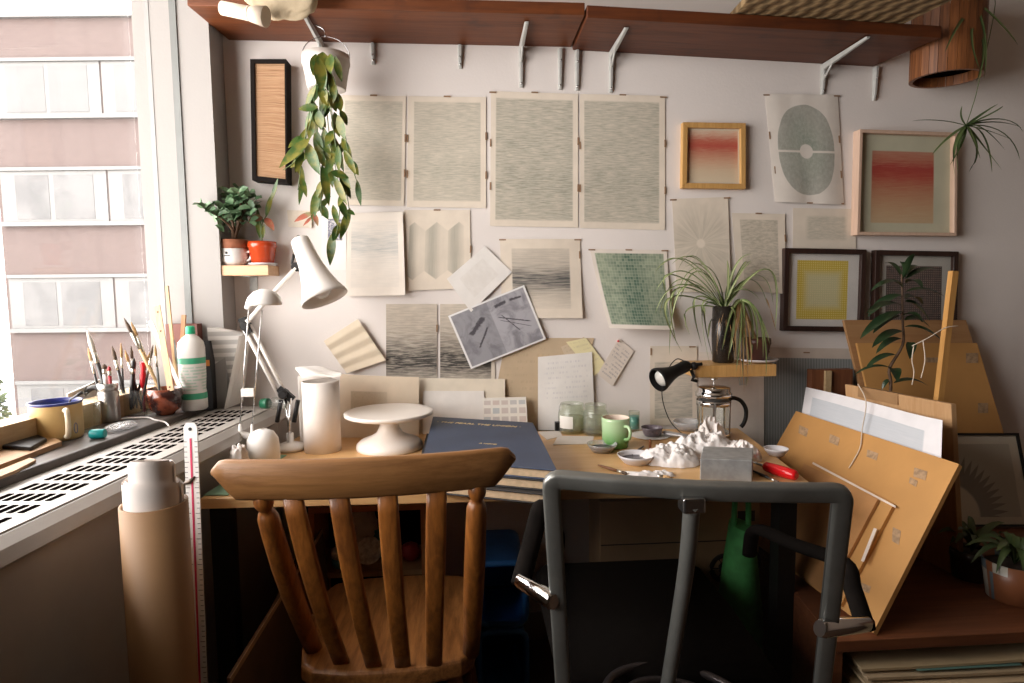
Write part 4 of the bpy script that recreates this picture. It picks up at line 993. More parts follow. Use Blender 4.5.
sp=build('spine',MB().tube(spline([q0,(q0+q1)/2+V((0,-.004,0)),q1,q2,q2+(q2-q1)*.5],5),.0115,12,r2=.0145,up=(1,0,0)),M_gun,oc)
build('spine_bracket',MB().box(q0+V((-.016,-.012,-.012)),q0+V((.016,.016,.010))),M_steel,oc,bev=.003)
def arm(fr_px,out_px,top_px,d0,d1,d2,end):
    a=A(*fr_px,d0); c=A(*out_px,d1); t=A(*top_px,d2)
    br_=build('arm_bracket',MB().tube([a+(a-c)*.1,a,c,c+(c-a)*.12],[.013,.016,.014,.010],12,r2=[.010,.013,.011,.008]),M_chrome,oc)
    build('arm_pad',MB().tube(spline([c+V((0,.0,-.008)),c+(t-c)*.55,t,t+(end-t)*.5,end,end+V((0,.03,-.07))],5),.017,10,r2=.013,up=(1,0,0)),M_cush,oc)
arm((551,600),(520,581),(542,506),.965,1.03,1.13,A(557,537,1.30))
arm((824,628),(866,624),(843,563),.945,1.02,1.13,A(756,530,1.36))
sx0,sx1=.155,.60
b=MB(); 
def sec(y,z0,z1,ins): return [V((sx0+ins,y,z0)),V((sx1-ins,y,z0)),V((sx1-ins*.3,y,(z0+z1)/2)),V((sx1-ins,y,z1)),V((sx0+ins,y,z1)),V((sx0+ins*.3,y,(z0+z1)/2))]
b.loft([sec(-.955,.44,.46,.05),sec(-.94,.42,.485,.03),sec(-.75,.415,.49,.02),sec(-.55,.415,.49,.02),sec(-.46,.42,.475,.04),sec(-.44,.435,.455,.06)]); build('seat_cushion',b,M_cush,oc)
cx,cy=.378,-.72
for rr in (.125,.088):
    c0=A(672,692,1.075); c0.z=.475 if rr>.1 else .463
    b=MB(); b.tube([c0+V((math.cos(a)*rr,math.sin(a)*rr*.75-.02,-.012*math.cos(a))) for a in [2*PI*i/40 for i in range(41)]],.008,8,cap=False); build('support_ring',b,plain('ring_grey',(.14,.12,.12),.3,.6),oc)
build('gas_column',MB().lathe((cx,cy,.06),[(.03,0),(.03,.17),(.022,.17),(.022,.36)],20),M_dark,oc)
b=MB()
for k in range(5):
    a=2*PI*k/5+.3; e=V((math.cos(a),math.sin(a),0)); p=V((cx,cy,.09)); b.bar(p,p+e*.27-V((0,0,.02)),.045,.03)
    w_=MB().lathe(p+e*.27+V((-e.y*.012,e.x*.012,-.062)),[(.02,0),(.028,.004),(.028,.020),(.02,.024)],16,V((e.y,-e.x,0))); build('caster',w_,M_dark,oc)
build('star_base',b,M_dark,oc)

# ------------------------------------------------------------------ low cabinet on the right
M_cab=wood('cabinet_wood',(.19,.065,.025),(.115,.036,.014),'x',8,.5,.06)
ZC=.45; x0=W(835,660,.835).x
cab=thing('low_cabinet','low reddish brown open cabinet along the wall, right of the desk','cabinet',(1.7,-.43,0))
SK=.09
build('top_board',MB().prism([(x0,-.835,ZC-.026),(2.58,-.835,ZC-.026),(2.58,-.012,ZC-.026),(x0+SK,-.012,ZC-.026)],(0,0,.026)),M_cab,cab,bev=.002)
build('side_panel',MB().prism([(x0+.001,-.825,0),(x0+.023,-.825,0),(x0+SK+.022,-.012,0),(x0+SK,-.012,0)],(0,0,ZC-.026)),M_cab,cab); build('side_panel',MB().box((2.55,-.825,0),(2.58,-.012,ZC-.026)),M_cab,cab)
build('back_panel',MB().box((x0+SK+.022,-.03,.0),(2.55,-.012,ZC-.026)),M_cab,cab); build('shelf',MB().prism([(x0+.024,-.82,.10),(2.55,-.82,.10),(2.55,-.03,.10),(x0+SK+.02,-.03,.10)],(0,0,.022)),M_cab,cab)
zs=.1225
tops=[.165,.215,.265,.305,.330,.348,.364,.380,.396]
cols=[(.50,.38,.22),(.42,.31,.18),(.55,.42,.26),(.46,.35,.22)]
labs=['bottom cream folder in the cabinet pile of large papers','second folder from the bottom of the cabinet pile','third folder from the bottom of the cabinet pile','fourth folder from the bottom of the cabinet pile','middle cream folder of the cabinet paper pile','fourth folder from the top of the cabinet pile','third folder from the top of the cabinet pile','second cream folder from the top of the cabinet pile','topmost cream folder of papers just under the cabinet top']
for i,z in enumerate(tops):
    rn=random.Random(i+3); xa=x0+.035+rn.random()*.05+(.09 if i<5 else 0); xb=xa+1.05+rn.random()*.15; ya=-.872+rn.random()*.035
    mt=plain('folder_tan_%d'%i,cols[i%4],.8,0,.05,20)
    zb_=zs if i==0 else tops[i-1]+.0015
    def fn(u,v,xa=xa,xb=xb,ya=ya,zb_=zb_,i=i): return V((xa+(xb-xa)*u+.08*v*(1-u),ya+.62*v,zb_+.003*(1+math.sin(6*u+i*1.3))*(1-v)))
    ob=build('paper_folder',MB().grid(fn,14,5,th=(0,0,z-zb_-.0085)),mt); tag(ob,labs[i],'folder','pile of large paper folders')
tag(build('teal_sheet',MB().box((x0+.18,-.845,.3802),(x0+.42,-.35,.3806)),plain('teal_paper',(.12,.24,.21),.8)),'thin teal sheet slipped under the topmost folder of the cabinet pile','paper')

# big leaning MDF board and what leans with it
M_mdf=plain('mdf_tan',(.50,.255,.08),.65,0,.06,7,.03); M_mdfdark=plain('mdf_edge',(.34,.16,.055),.7,0,.08,20); M_smear=plain('smear',(.36,.23,.13),.75,0,.25,90)
ZQ=ZC+.0075
bBR=H(873,633,ZQ); bTR=H(959,464,.80); bTL=H(796,411,.80); e1=bTL-bTR; e2=bBR-bTR
nb_=e1.cross(e2).normalized()
if nb_.dot(CAM-bTR)<0: nb_=-nb_
def onB(px,py,off=0.0): return PL(px,py,bTR+nb_*off,nb_)
bBL=bBR+e1
board=thing('leaning_board','large tan fibreboard sheet leaning at an angle on the low cabinet','board',(bBR+bBL)/2)
build('panel',MB().prism([bTL,bTR,bBR,bBL],-nb_*.011),M_mdf,board)
for (x,y,w_,h_) in ((804,431,9,8),(835,440,10,8),(873,455,11,7),(921,474,13,9),(897,536,8,14),(866,588,10,7),(914,482,8,6)):
    build('dark_smear',MB().prism([onB(x-w_/2,y-h_/2-2,.0004),onB(x+w_/2,y-h_/2+2,.0004),onB(x+w_/2-2,y+h_/2+2,.0004),onB(x-w_/2-1,y+h_/2-2,.0004)],nb_*.0005),M_smear,board)
M_edgew=plain('edge_white',(.70,.60,.52),.7)
def stripb(name,label,px,o0,o1,mat):
    ob=build(name,MB().prism([onB(x,y,o0) for x,y in px],nb_*(o1-o0)),mat); return tag(ob,label,'board')
def toB(p,off):   # drop a point's lower end to the cabinet along the board
    return p
def stB(px,py,off=0.0):
    w_=onB(px,py,off)-bTR-nb_*off; a11,a12,a22=e1.dot(e1),e1.dot(e2),e2.dot(e2); b1,b2=w_.dot(e1),w_.dot(e2); D_=a11*a22-a12*a12
    return (b1*a22-b2*a12)/D_,(a11*b2-a12*b1)/D_
def strip2(label,TL,TR,o0,o1,mat):
    s1,t1=stB(*TL,o0); s2,t2=stB(*TR,o0); f=lambda s,t: bTR+e1*s+e2*t+nb_*o0
    P=[f(s1,t1),f(s2,t2),f(s2,.988),f(s1,.988)]
    dz=max(0,ZC+.003-min(p.z for p in P)); P=[p+V((0,0,dz if k>1 else 0)) for k,p in enumerate(P)]
    return tag(build('narrow_board',MB().prism(P,nb_*(o1-o0)),mat),label,'board')
sb=strip2('narrow brown board with pale top edge leaning on the large fibreboard',(812,461),(896,506),.0015,.010,M_mdf)
strip2('front narrow brown board with white strip, closest to the office chair',(806,465),(880,501),.012,.020,plain('board_brown',(.45,.22,.08),.65,0,.1,12))
b=MB(); b.prism([onB(874,528,.0205),onB(877,529,.0205),onB(864,562,.0205),onB(861,561,.0205)],nb_*.0006); build('white_tape',b,M_edgew,bpy.data.objects['narrow_board.001'])
b=MB(); b.prism([onB(813,462,.0102),onB(896,506,.0102),onB(895.4,508,.0102),onB(812.5,464,.0102)],nb_*.0005); build('pale_edge',b,M_edgew,sb)
tag(build('plastic_tube',MB().tube([onB(776,462,.05),onB(782,452,.05),onB(786,452.5,.05)],.004,8),M_edgew),'short bent white plastic strip behind the red chisel handle','strip')
# white print behind the big board
g,u,v,o,base=art_base('blue_grey_print',(.76,.74,.76)); k=g.noise(g.vec(g.mul(u,8),g.mul(v,40),0),1,3)
m=g.out(g.mix(g.mul(g.rect(u,v,.08,.90,-.2,.80,.006),g.m('ADD',.6,g.mul(k,.5))),base,(.50,.53,.57)),.8)
def onB2(px,py,off): return PL(px,py,bTR-nb_*off,nb_)
c=[onB2(806,387,.022),onB2(946,423,.022),onB2(938,500,.022),onB2(799,430,.022)]
sheet('loose_print',c,m,'white margined print with a blue-grey field behind the large fibreboard','print',None,lambda u,v:.010*math.sin(PI*u)+.02*max(0,u-.85)*6*(0 if v<.3 else (v-.3)),th=.001,face=nb_)
M_twine=plain('twine',(.62,.52,.42),.9)
tag(build('twine',MB().tube(spline([onB(858,384,.01),onB(866,402,.012),onB(862,430,.006),onB(860,448,.004),onB(849,468,.004)],5)+[],.0016,6),M_twine),'thin pale twine hanging over the top of the large fibreboard','string')
# upright panel behind
M_panelw=wood('panel_birch',(.50,.30,.15),(.42,.23,.10),'z',10,.5); M_brtape=plain('parcel_tape',(.30,.17,.08),.3,0,.08,20)
yV=-.585; a=W(951,404,-yV); c_=W(958,612,-yV); tk=.014
top_back=W(845,383,.25)
dv=V((top_back.x-a.x,top_back.y-a.y,0)); 
zt_=a.z
up=thing('upright_panel','upright birch panel with brown tape on its top edge behind the white print','board',V((c_.x,yV,ZC)))
c_.z=ZC+.001; ax_=V((tk,0,0)); top=a.copy()
b=MB(); b.v=[]; k0=b.add([c_,c_+ax_,a+ax_,a,c_+dv,c_+dv+ax_,a+dv+ax_,a+dv])
for q in ((0,1,2,3),(5,4,7,6),(3,2,6,7),(0,4,5,1),(0,3,7,4),(1,5,6,2)): b.face([k0+i for i in q],None,False)
build('panel',b,M_panelw,up,bev=.001)
p_=a+dv*.45; b=MB().obox(p_+V((-.0012,0,-.03)),dv*.40,(tk+.0024,0,0),(0,0,.0315)); build('brown_tape',b,M_brtape,up)
# back boards leaning on the wall
nM=V((0,-1,.16)).normalized()
pM=V((1.4,-.045,1.05))
def onM(px,py,off): return PL(px,py,pM+nM*off,nM)
def mboard(label,px,off,mat,th=.012):
    P=[onM(x,y,off) for x,y in px]
    zmin=min(p.z for p in P); 
    ob=build('back_board',MB().prism(P,-nM*th),mat); return tag(ob,label,'board')
def ext(px0,px1,off,z):      # continue an edge down to height z
    a=onM(*px0,off); c=onM(*px1,off); t=(z-a.z)/(c.z-a.z); return a+(c-a)*t
def mboard2(label,TL,TR,TLd,TRd,off,mat,th=.012):
    z=ZC+.004+abs(off)*0; P=[onM(*TL,off),onM(*TR,off),ext(TR,TRd,off,z),ext(TL,TLd,off,z)]
    return tag(build('back_board',MB().prism(P,-nM*th),mat),label,'board')
mboard2('wide brown wooden board leaning on the wall behind the dark plant',(844,320),(966,320),(866,410),(1002,440),.0,wood('back_board_wood',(.40,.22,.10),(.32,.16,.065),'x',9,.6),.012)
b2=mboard2('tan fibreboard leaning in front of the wide brown wooden board',(857,343),(977,343),(872,410),(1000,420),.016,M_mdf,.010)
for (x,y,w_,h_) in ((932,360,12,5),(972,358,12,10),(983,408,10,10)): build('dark_smear',MB().prism([onM(x-w_/2,y-h_/2,.0165),onM(x+w_/2,y-h_/2,.0165),onM(x+w_/2,y+h_/2,.0165),onM(x-w_/2,y+h_/2,.0165)],nM*.0005),M_smear,b2)
# dark wood offcuts beside the ribbed drawing
ya=.075
P=[W(812,370,ya),W(853,368,ya)]; b=MB().box((P[0].x,-ya,ZC+.001),(P[1].x,-ya+.03,P[0].z)); of=tag(build('dark_offcut',b,wood('offcut_brown',(.20,.075,.03),(.12,.04,.018),'z',10,.5)),'dark reddish wooden board standing beside the ribbed drawing','board')
q=W(829,371,ya+.012); build('pale_batten',MB().box((q.x-.010,-ya-.012,ZC+.001),(q.x+.010,-ya-.0005,q.z)),M_tan,of)
# tall stick
p0=W(953.5,271,.45); p1=W(938,405,.45); d_=(p1-p0)*((ZC+.002-p0.z)/(p1.z-p0.z)); M_stick=wood('stick_pine',(.55,.29,.09),(.45,.22,.06),'z',12,.5)
tag(build('wooden_batten',MB().bar(p0,p0+d_,.017,.017,(0,1,0)),M_stick),'upright square pine batten standing behind the upright birch panel','batten')
st=build('twine',MB().tube(spline([W(958,326,.465),W(945,328,.47),W(928,338,.47),W(912,346,.46)],4),.0014,6),M_twine); tag(st,'pale twine tied from the pine batten across to the dark plant','string')
build('loose_end',MB().tube(spline([W(914,345,.46),W(912,360,.46),W(914,372,.46),W(912,385,.46)],4),.0014,6),M_twine,st); build('loose_end',MB().tube(spline([W(923,341,.47),W(925,360,.47),W(921,378,.47)],4),.0014,6),M_twine,st)
# framed print low right
g,u,v,o,base=art_base('spiky_hill',(.58,.52,.41))
dx=g.m('SUBTRACT',u,.12); dy=g.m('SUBTRACT',v,.10); rr=g.m('SQRT',g.m('ADD',g.mul(dx,dx),g.mul(dy,dy,.9))); an=g.m('ARCTAN2',dy,dx)
sk=g.m('ABSOLUTE',g.m('SUBTRACT',g.m('FRACT',g.mul(an,7.5)),.5)); ed=g.m('SUBTRACT',.66,g.mul(sk,.34))
f=g.mul(g.ss(rr,.31,.35),g.ss(g.m('SUBTRACT',ed,rr),0,.02)); col=g.mix(f,(.42,.38,.30),(.21,.19,.155)); col=g.mix(g.ss(rr,.34,.31),col,(.60,.54,.42))
m=g.out(g.mix(g.rect(u,v,.05,.90,.08,.90,.006),base,col),.6)
nP=V((-.10,-1,.33)).normalized(); pb_=H(985,527,ZQ)
Pc=[PL(x,y,pb_,nP) for x,y in [(938,433),(1019,433),(1037,524),(938,527.5)]]
for q in Pc[2:]: q.z=ZQ
fr=thing('framed_print','thin black framed grey print of a spiky dark hill, leaning low on cabinet','frame',(Pc[2]+Pc[3])/2)
ax=(Pc[1]-Pc[0]).normalized(); az=(Pc[0]-Pc[3]).normalized(); wd=.007
I=[Pc[0]+ax*wd-az*wd,Pc[1]-ax*wd-az*wd,Pc[2]-ax*wd+az*wd,Pc[3]+ax*wd+az*wd]; b=MB()
for i in range(4): j=(i+1)%4; b.prism([Pc[i],Pc[j],I[j],I[i]],-nP*.015)
build('frame_moulding',b,M_dark,fr); build('print',MB().grid(lambda u,v:(I[3]*(1-u)+I[2]*u)*(1-v)+(I[0]*(1-u)+I[1]*u)*v-nP*.006,2,2,th=-nP*.003),m,fr)
build('glass_pane',MB().prism([q-nP*.003 for q in I],-nP*.0012),glass_thin('print_glass',(1,1,1),.04),fr)

# ------------------------------------------------------------------ under the desk
M_crate=wood('crate_wood',(.58,.25,.09),(.45,.17,.06),'x',9,.55)
yC=-.22; X0=max(W(300,520,.22).x-.02,-.484); X1=W(426,520,.22).x; Zt=W(360,506,.22).z; Zs=W(360,572,.22).z
us=thing('small_shelf_unit','small brown wooden shelf unit standing under the desk behind the wooden chair','shelf unit',((X0+X1)/2,-.13,0))
build('top_board',MB().box((X0,yC,Zt-.018),(X1,-.03,Zt)),M_crate,us); build('shelf',MB().box((X0+.016,yC,Zs-.016),(X1-.016,-.03,Zs)),plain('shelf_pale',(.42,.27,.14),.6),us)
for x in (X0,X1-.016): build('side_panel',MB().box((x,yC,0),(x+.016,-.03,Zt-.018)),M_crate,us)
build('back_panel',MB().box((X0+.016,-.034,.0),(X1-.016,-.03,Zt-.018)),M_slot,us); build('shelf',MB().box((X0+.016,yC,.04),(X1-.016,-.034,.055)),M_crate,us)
def onU(px,py=560): q=W(px,py,.17); q.z=Zs+.0008; return q
q=onU(343); jr=thing('tub','round tub with a pale top and teal base on the small shelf unit','tub',q)
build('body',MB().lathe(q,[(.028,0),(.033,.006),(.034,.03)],24),plain('tub_teal',(.18,.5,.52),.5),jr); build('lid',MB().lathe(q+V((0,0,.0302)),[(.0345,0),(.035,.02),(.028,.026),(.001,.027)],24,cap=(True,False)),plain('tub_pale',(.8,.8,.76),.5),jr)
q=onU(368); dk=thing('tin','round tin lid tipped on edge inside the small shelf unit','tin',q); R_=.042
build('disc',MB().lathe(q+V((0,.010,R_)),[(R_*.9,0),(R_,.004),(R_,.016),(R_*.93,.02),(R_*.9,.017),(.001,.017)],32,(.15,-1,.25),(True,False)),plain('tin_grey',(.75,.72,.66),.5,0,.3,60),dk)
q=onU(376); q.y=-.10; tag(build('teal_jar',MB().lathe(q,[(.028,0),(.03,.01),(.03,.065),(.02,.075),(.02,.085)],20),plain('jar_teal',(.03,.20,.21),.4)),'teal jar behind the tipped round tin lid','jar')
q=onU(410); tag(build('red_pouch',MB().ball(q+V((0,.02,.028)),(.030,.035,.028),20,12,lambda d:1+.15*noise.noise(d*3)),plain('pouch_red',(.32,.02,.02),.6)),'small red pouch at the right side of the small shelf unit','pouch')
M_bag=plain('plastic_bag',(.68,.64,.58),.45,0,.1,30)
q=W(363,526,.10); q.z=Zs+.002; tag(build('plastic_bag',MB().ball(q+V((-.0,.0,.080)),(.045,.038,.080),28,18,lambda d:1+.22*noise.noise(d*3.5)+.1*noise.noise(d*9)),M_bag),'crumpled pale plastic bag standing behind the round tin lid','bag')
# blue crates
M_blue=plain('crate_blue',(.03,.15,.42),.45,0,.08,20)
def crate(label,zb,zt):
    x0_=W(478,600,.33).x; x1_=W(527,600,.33).x; yf=-.30; yb=-.05; r_=.03
    root=thing('plastic_crate',label,'crate',((x0_+x1_)/2,-.17,zb),'blue plastic crates')
    def loop(z0,z1,y): 
        return [V((x0_+r_,y,z0)),V((x1_-r_,y,z0))]+[V((x1_-r_+r_*math.sin(a),y,z0+r_-r_*math.cos(a))) for a in (.5,1.0,PI/2)]+[V((x1_,y,z1-r_))]+[V((x1_-r_+r_*math.cos(a),y,z1-r_+r_*math.sin(a))) for a in (.5,1.0,PI/2)]+[V((x0_+r_,y,z1))]+[V((x0_+r_-r_*math.sin(a),y,z1-r_+r_*math.cos(a))) for a in (.5,1.0,PI/2)]+[V((x0_,y,z0+r_))]+[V((x0_+r_-r_*math.cos(a),y,z0+r_-r_*math.sin(a))) for a in (.5,1.0)]
    pts=loop(zb+.01,zt-.01,yf+.01); build('rim',MB().tube(pts+[pts[0]],.010,8),M_blue,root)
    b=MB(); b.loft([loop(zb+.006,zt-.006,yf+.02),loop(zb+.004,zt-.004,yb)],cap=False); b.loft([loop(zb+.012,zt-.012,yb-.004),loop(zb+.004,zt-.004,yb)]); build('shell',b,M_blue,root); return root
crate('blue plastic crate lying on its side on the floor, lower of two',.001,.205)
crate('blue plastic crate lying on its side, stacked on another under the desk',.207,.415)
# cardboard box and bags behind the office chair
M_card=plain('cardboard',(.48,.30,.16),.8,0,.08,10); M_cardp=plain('cardboard_print',(.035,.025,.02),.8)
x0_=W(600,540,.40).x; x1_=min(W(769,540,.40).x,x0+.040); zt_=min(.66,W(690,499,.40).z)
bx=thing('cardboard_box','brown cardboard box with printed black wheels, under the desk behind office chair','box',((x0_+x1_)/2,-.32,0))
build('carton',MB().box((x0_,-.40,.0005),(x1_,-.24,zt_)),M_card,bx,bev=.002)
for px,py in ((724,568),(746,562)):
    q=W(px,py,.4015); b=MB(); b.tube([q+V((math.cos(a)*.036,0,math.sin(a)*.036)) for a in [2*PI*i/32 for i in range(33)]],.007,6,r2=.0012,up=(0,0,1),cap=False); b.tube([q+V((math.cos(a)*.012,0,math.sin(a)*.012)) for a in [2*PI*i/16 for i in range(17)]],.006,6,r2=.0012,up=(0,0,1),cap=False)
    for k in range(3): a=k*PI/3; b.tube([q+V((math.cos(a)*.034,0,math.sin(a)*.034)),q-V((math.cos(a)*.034,0,math.sin(a)*.034))],.003,6,r2=.0012,up=(0,1,0))
    build('printed_wheel',b,M_cardp,bx)
q=W(700,541,.4008); build('lid_seam',MB().box((x0_+.002,-.4012,q.z-.003),(x1_-.002,-.4001,q.z)),M_cardp,bx)
q=W(748,516,.4008); build('printed_mark',MB().box((q.x-.03,-.4012,q.z-.015),(q.x+.02,-.4001,q.z+.015)),M_cardp,bx)
M_green=plain('bag_green',(.08,.36,.10),.75,0,.15,40)
q=W(766,560,.50); zt_=.66; q.x=min(q.x,x0-.06)
gb=thing('green_bag','green fabric carrier bag hanging low under the right end of the desk','bag',V((q.x,q.y,0)))
b=MB(); b.loft([[q*0+V((q.x+math.cos(a)*w_,q.y+math.sin(a)*.05,z))*1.0 for a in [2*PI*i/16 for i in range(16)]] for z,w_ in ((.001,.062),(.10,.070),(.30,.066),(.50,.04),(.58,.025))]); build('sack',b,M_green,gb)
build('handle',MB().tube(spline([V((q.x-.02,q.y,.57)),V((q.x-.015,q.y,.66)),V((q.x+.015,q.y,.66)),V((q.x+.02,q.y,.57))],5),.008,6),M_green,gb)
# boards leaning under the left of the desk
M_bd=plain('board_dark',(.16,.09,.045),.7,0,.15,10); M_bde=plain('board_dark_edge',(.55,.34,.18),.7,0,.1,20)
for k,(lt,lb_,lab) in enumerate(((.632,.59,'dark board nearest the wooden chair, leaning under the desk by the heater'),(.658,.62,'middle dark board of three leaning under the desk by the heater'),(.684,.655,'dark board closest to the heater, leaning under the desk'))):
    s0,s1=1.16+.05*k,1.78-.03*k; P=[LP(s1,lt,.50-.03*k),LP(s0,lt-.02,.44-.05*k),LP(s0,lb_-.02,.001),LP(s1,lb_,.001)]
    n_=(P[1]-P[0]).cross(P[3]-P[0]).normalized(); 
    if n_.dot(NL)<0: n_=-n_
    root=thing('plywood_board',lab,'board',(P[2]+P[3])/2,'boards leaning under the desk')
    build('panel',MB().prism(P,n_*.006),M_bd,root)
    T=[P[0],P[1],P[1]-V((0,0,.012)),P[0]-V((0,0,.012))]; build('paper_edge',MB().prism([p+n_*.0062 for p in T],n_*.002),M_bde,root)
# ------------------------------------------------------------------ kraft tube and metre rule
M_kraft=plain('kraft_tube',(.275,.15,.065),.6,0,.05,8); M_rolls=plain('roll_sheets',(.74,.68,.64),.75,0,.03,14)
c=A(154,503,1.03); zt_=c.z; c.z=.001; R=.052
kt=tag(build('cardboard_tube',MB().lathe(c,[(R,0),(R,zt_),(R-.004,zt_),(R-.004,.02)],48,cap=(True,True)),M_kraft),'tall brown cardboard tube on the floor holding rolled white papers','tube')
def proll(label,dx,dy,r,z1,tilt):
    p=c+V((dx,dy,.021)); 
    secs=[]
    ax=V((tilt,0,1)).normalized(); L=z1-.03
    b=MB(); N=60; sp_=[]
    for i in range(N+1):
        a=2*PI*3*i/N; rr=r*(1-.16*i/N); sp_.append(V((math.cos(a)*rr,math.sin(a)*rr,0)))
    b.loft([[p+q for q in sp_],[p+ax*L*.5+q for q in sp_],[p+ax*(L)+q+V((0,0,.006*math.sin(2*PI*3*i_/N+r*90)+.008*i_/N)) for i_,q in enumerate(sp_)]],cap=False,closed=False)
    tag(build('paper_roll',b,M_rolls),label,'paper roll','rolled papers in the cardboard tube')
proll('inner rolled white papers standing highest in the cardboard tube',-.001,.001,.036,A(154,460,1.03).z,.0)
proll('outer rolled white papers wrapped round the inner roll in the cardboard tube',-.001,.001,.0465,A(154,479,1.03).z,.0)
p0=A(190,423,1.2); p1=A(200,683,1.15); pf=p0+(p1-p0)*((.001-p0.z)/(p1.z-p0.z))
g=G('clear_rule'); g.out((.74,.72,.70),.25); M_rule=g.mat
tz=(p0-pf).normalized(); tx=RGT; ty=tz.cross(tx).normalized()
L=(p0-pf).length; wd_=.027
ru=tag(build('metre_rule',MB().prism([pf-tx*wd_/2,pf+tx*wd_/2,p0+tx*wd_/2-tz*.008,p0+tx*wd_*.3,p0-tx*wd_*.3,p0-tx*wd_/2-tz*.008],ty*.003),M_rule,origin=pf),'long clear white metre rule with red centre line standing by the desk corner','ruler')
fdir=ty if ty.dot(CAM-p0)>0 else -ty
off_=fdir*.0004 if fdir.dot(ty)<0 else fdir*.0034
build('red_line',MB().obox(pf-tx*.002+tz*.02+off_,tx*.004,tz*(L-.05),fdir*.0004),plain('rule_red',(.55,.03,.10),.5),ru)
b=MB(); n_=0
z=.03
while z<L-.03:
    w_=.006 if n_%5 else .009
    for s in (-1,1):
        q=pf+tz*z+off_+tx*(s*wd_/2-(w_ if s>0 else 0)); b.obox(q,tx*w_,tz*.0012,fdir*.0003)
    z+=.01; n_+=1
build('graduations',b,plain('rule_black',(.10,.09,.10),.5),ru)
q=p0-tz*.012+off_; build('hang_hole',MB().lathe(q,[(.0035,0),(.0035,.0006)],14,fdir),M_dark,ru)
for i in range(1,10):
    pass
q=p0-tz*.115-tx*.004+off_+fdir*.001; build('clip',MB().tube([q+tx*.010+tz*.010,q,q-tx*.022-tz*.006],[.0015,.005,.0015],8),plain('clip_dark',(.10,.07,.05),.4,.4),ru)
# ------------------------------------------------------------------ plants
def leafmat(name,c1,c2,scale=22,rough=.45,stripe=None):
    g=G(name); o=g.obj(); f=g.ss(g.noise(o,scale,3),.38,.66); c=g.mix(f,c1,c2)
    if stripe is not None:
        u,v=g.uv(); c=g.mix(g.ss(g.m('ABSOLUTE',g.m('SUBTRACT',u,.5)),.30,.18),c,stripe)
    return g.out(c,rough)
M_jade=leafmat('jade_leaf',(.065,.14,.065),(.17,.27,.15),30); M_trail=leafmat('trailing_leaf',(.035,.085,.014),(.17,.155,.022),30,.4)
M_redleaf=leafmat('red_leaf',(.36,.10,.06),(.26,.24,.12),30); M_spider=leafmat('spider_leaf',(.10,.17,.045),(.19,.26,.08),20,.45,(.40,.42,.22)); M_dry=leafmat('dry_leaf',(.42,.24,.10),(.50,.33,.17),20,.7)
M_darkleaf=leafmat('dark_leaf',(.012,.030,.012),(.030,.055,.022),25,.35); M_dimleaf=leafmat('dim_leaf',(.06,.10,.03),(.10,.13,.045),18,.5); M_stem=plain('stem_brown',(.10,.055,.03),.7,0,.2,60); M_gstem=plain('stem_green',(.10,.14,.05),.6,0,.2,60)
M_soil=plain('soil',(.035,.022,.014),.95,0,.4,80); M_terra=plain('terracotta',(.30,.105,.05),.75,0,.1,40)
def thru(a,m,t,n=10):
    a,m,t=V(a),V(m),V(t); return bez(a,m*2-(a+t)/2,t,n)
def leafw(w,pw=.9): return lambda t: w*(math.sin(PI*min(1,max(0.02,t**.85)))**pw)+.0006
def pot(root,q,r0,r1,h,mat,rim=.0,name='pot',soil=True,parent=None):
    pr=[(r0*.92,0),(r0,.002),(r1-(rim*.4),h*.72),(r1-(rim*.4)+rim*.6,h*.74),(r1,h),(r1*.93,h),(r1*.90,h*.86)]
    if not rim: pr=[(r0*.92,0),(r0,.002),(r1,h),(r1*.94,h),(r1*.90,h*.86)]
    p_=build(name,MB().lathe(q,pr,32,cap=(True,False)),mat,root)
    if soil: build('soil',MB().lathe(q+V((0,0,h*.84)),[(r1*.92,0),(r1*.5,.004),(.001,.006)],24,cap=(False,True)),M_soil,root)
    return p_
# --- hanging trailing plant
def lead(py): return .066*min(1,max(0,(128-py)/34)) if py<128 else 0
yp=.13
q=W(327,90,yp); top=W(327,56,yp); hgt=top.z-q.z+.0; r1=22.5*1.88/620; r0=r1*.80
pl1=thing('hanging_plant','trailing green plant in a clear white pot hanging from the overhead shelf bracket','plant',q)
M_clearpot=plain('frosted_pot',(.62,.56,.52),.35,0,.10,10)
pot(pl1,q,r0,r1,hgt,M_clearpot,.004)
zs_=W(322,43,.13).z
build('wire_handle',MB().tube([q+V((math.cos(a)*r1,0,hgt+math.sin(a)*.055)) for a in [PI*i/20 for i in range(21)]],.0014,6),M_steel,pl1)
hk=W(318,40,.10); build('hook',MB().tube(spline([q+V((0,0,hgt+.054)),q+V((-.004,0,hgt+.075)),V((W(322,43,0).x,-.13,zs_+.055))],4),.0016,6),M_steel,pl1)
b=MB(); lf=MB(); rn=random.Random(5)
vines=[[(322,62),(316,85),(313,112),(305,140),(296,160),(283,170)],[(324,62),(322,90),(318,120),(318,150),(322,180),(321,205),(322,216)],[(326,62),(336,85),(340,110),(346,140),(350,160),(358,185)],[(325,62),(330,95),(334,130),(340,170),(346,190),(350,215)],[(323,62),(326,100),(330,140),(336,170),(340,200),(338,225),(335,240)],[(322,62),(312,100),(303,150),(300,175),(298,190)],[(324,62),(327,90),(332,120),(336,150),(340,175),(342,195)]]
for i,vn in enumerate(vines):
    P=[W(x,max(y,56) if k==0 else y,yp+.02+.018*math.sin(i*2.1+k)*(y>100)+lead(y)) for k,(x,y) in enumerate(vn)]
    b.tube(spline(P,4),.0014,5)
def lf_px(base,tip,w,off0,off1,droop=.0,mb=None,upv=None,n=7):
    a=W(*base,off0+lead(base[1])); c=W(*tip,off1+lead(tip[1])); m_=(a+c)/2+V((0,0,droop)); (mb or lf).blade(bez(a,m_,c,n),leafw(w),upv or (rn.uniform(-.5,.5),-1,rn.uniform(.1,.5)),.12)
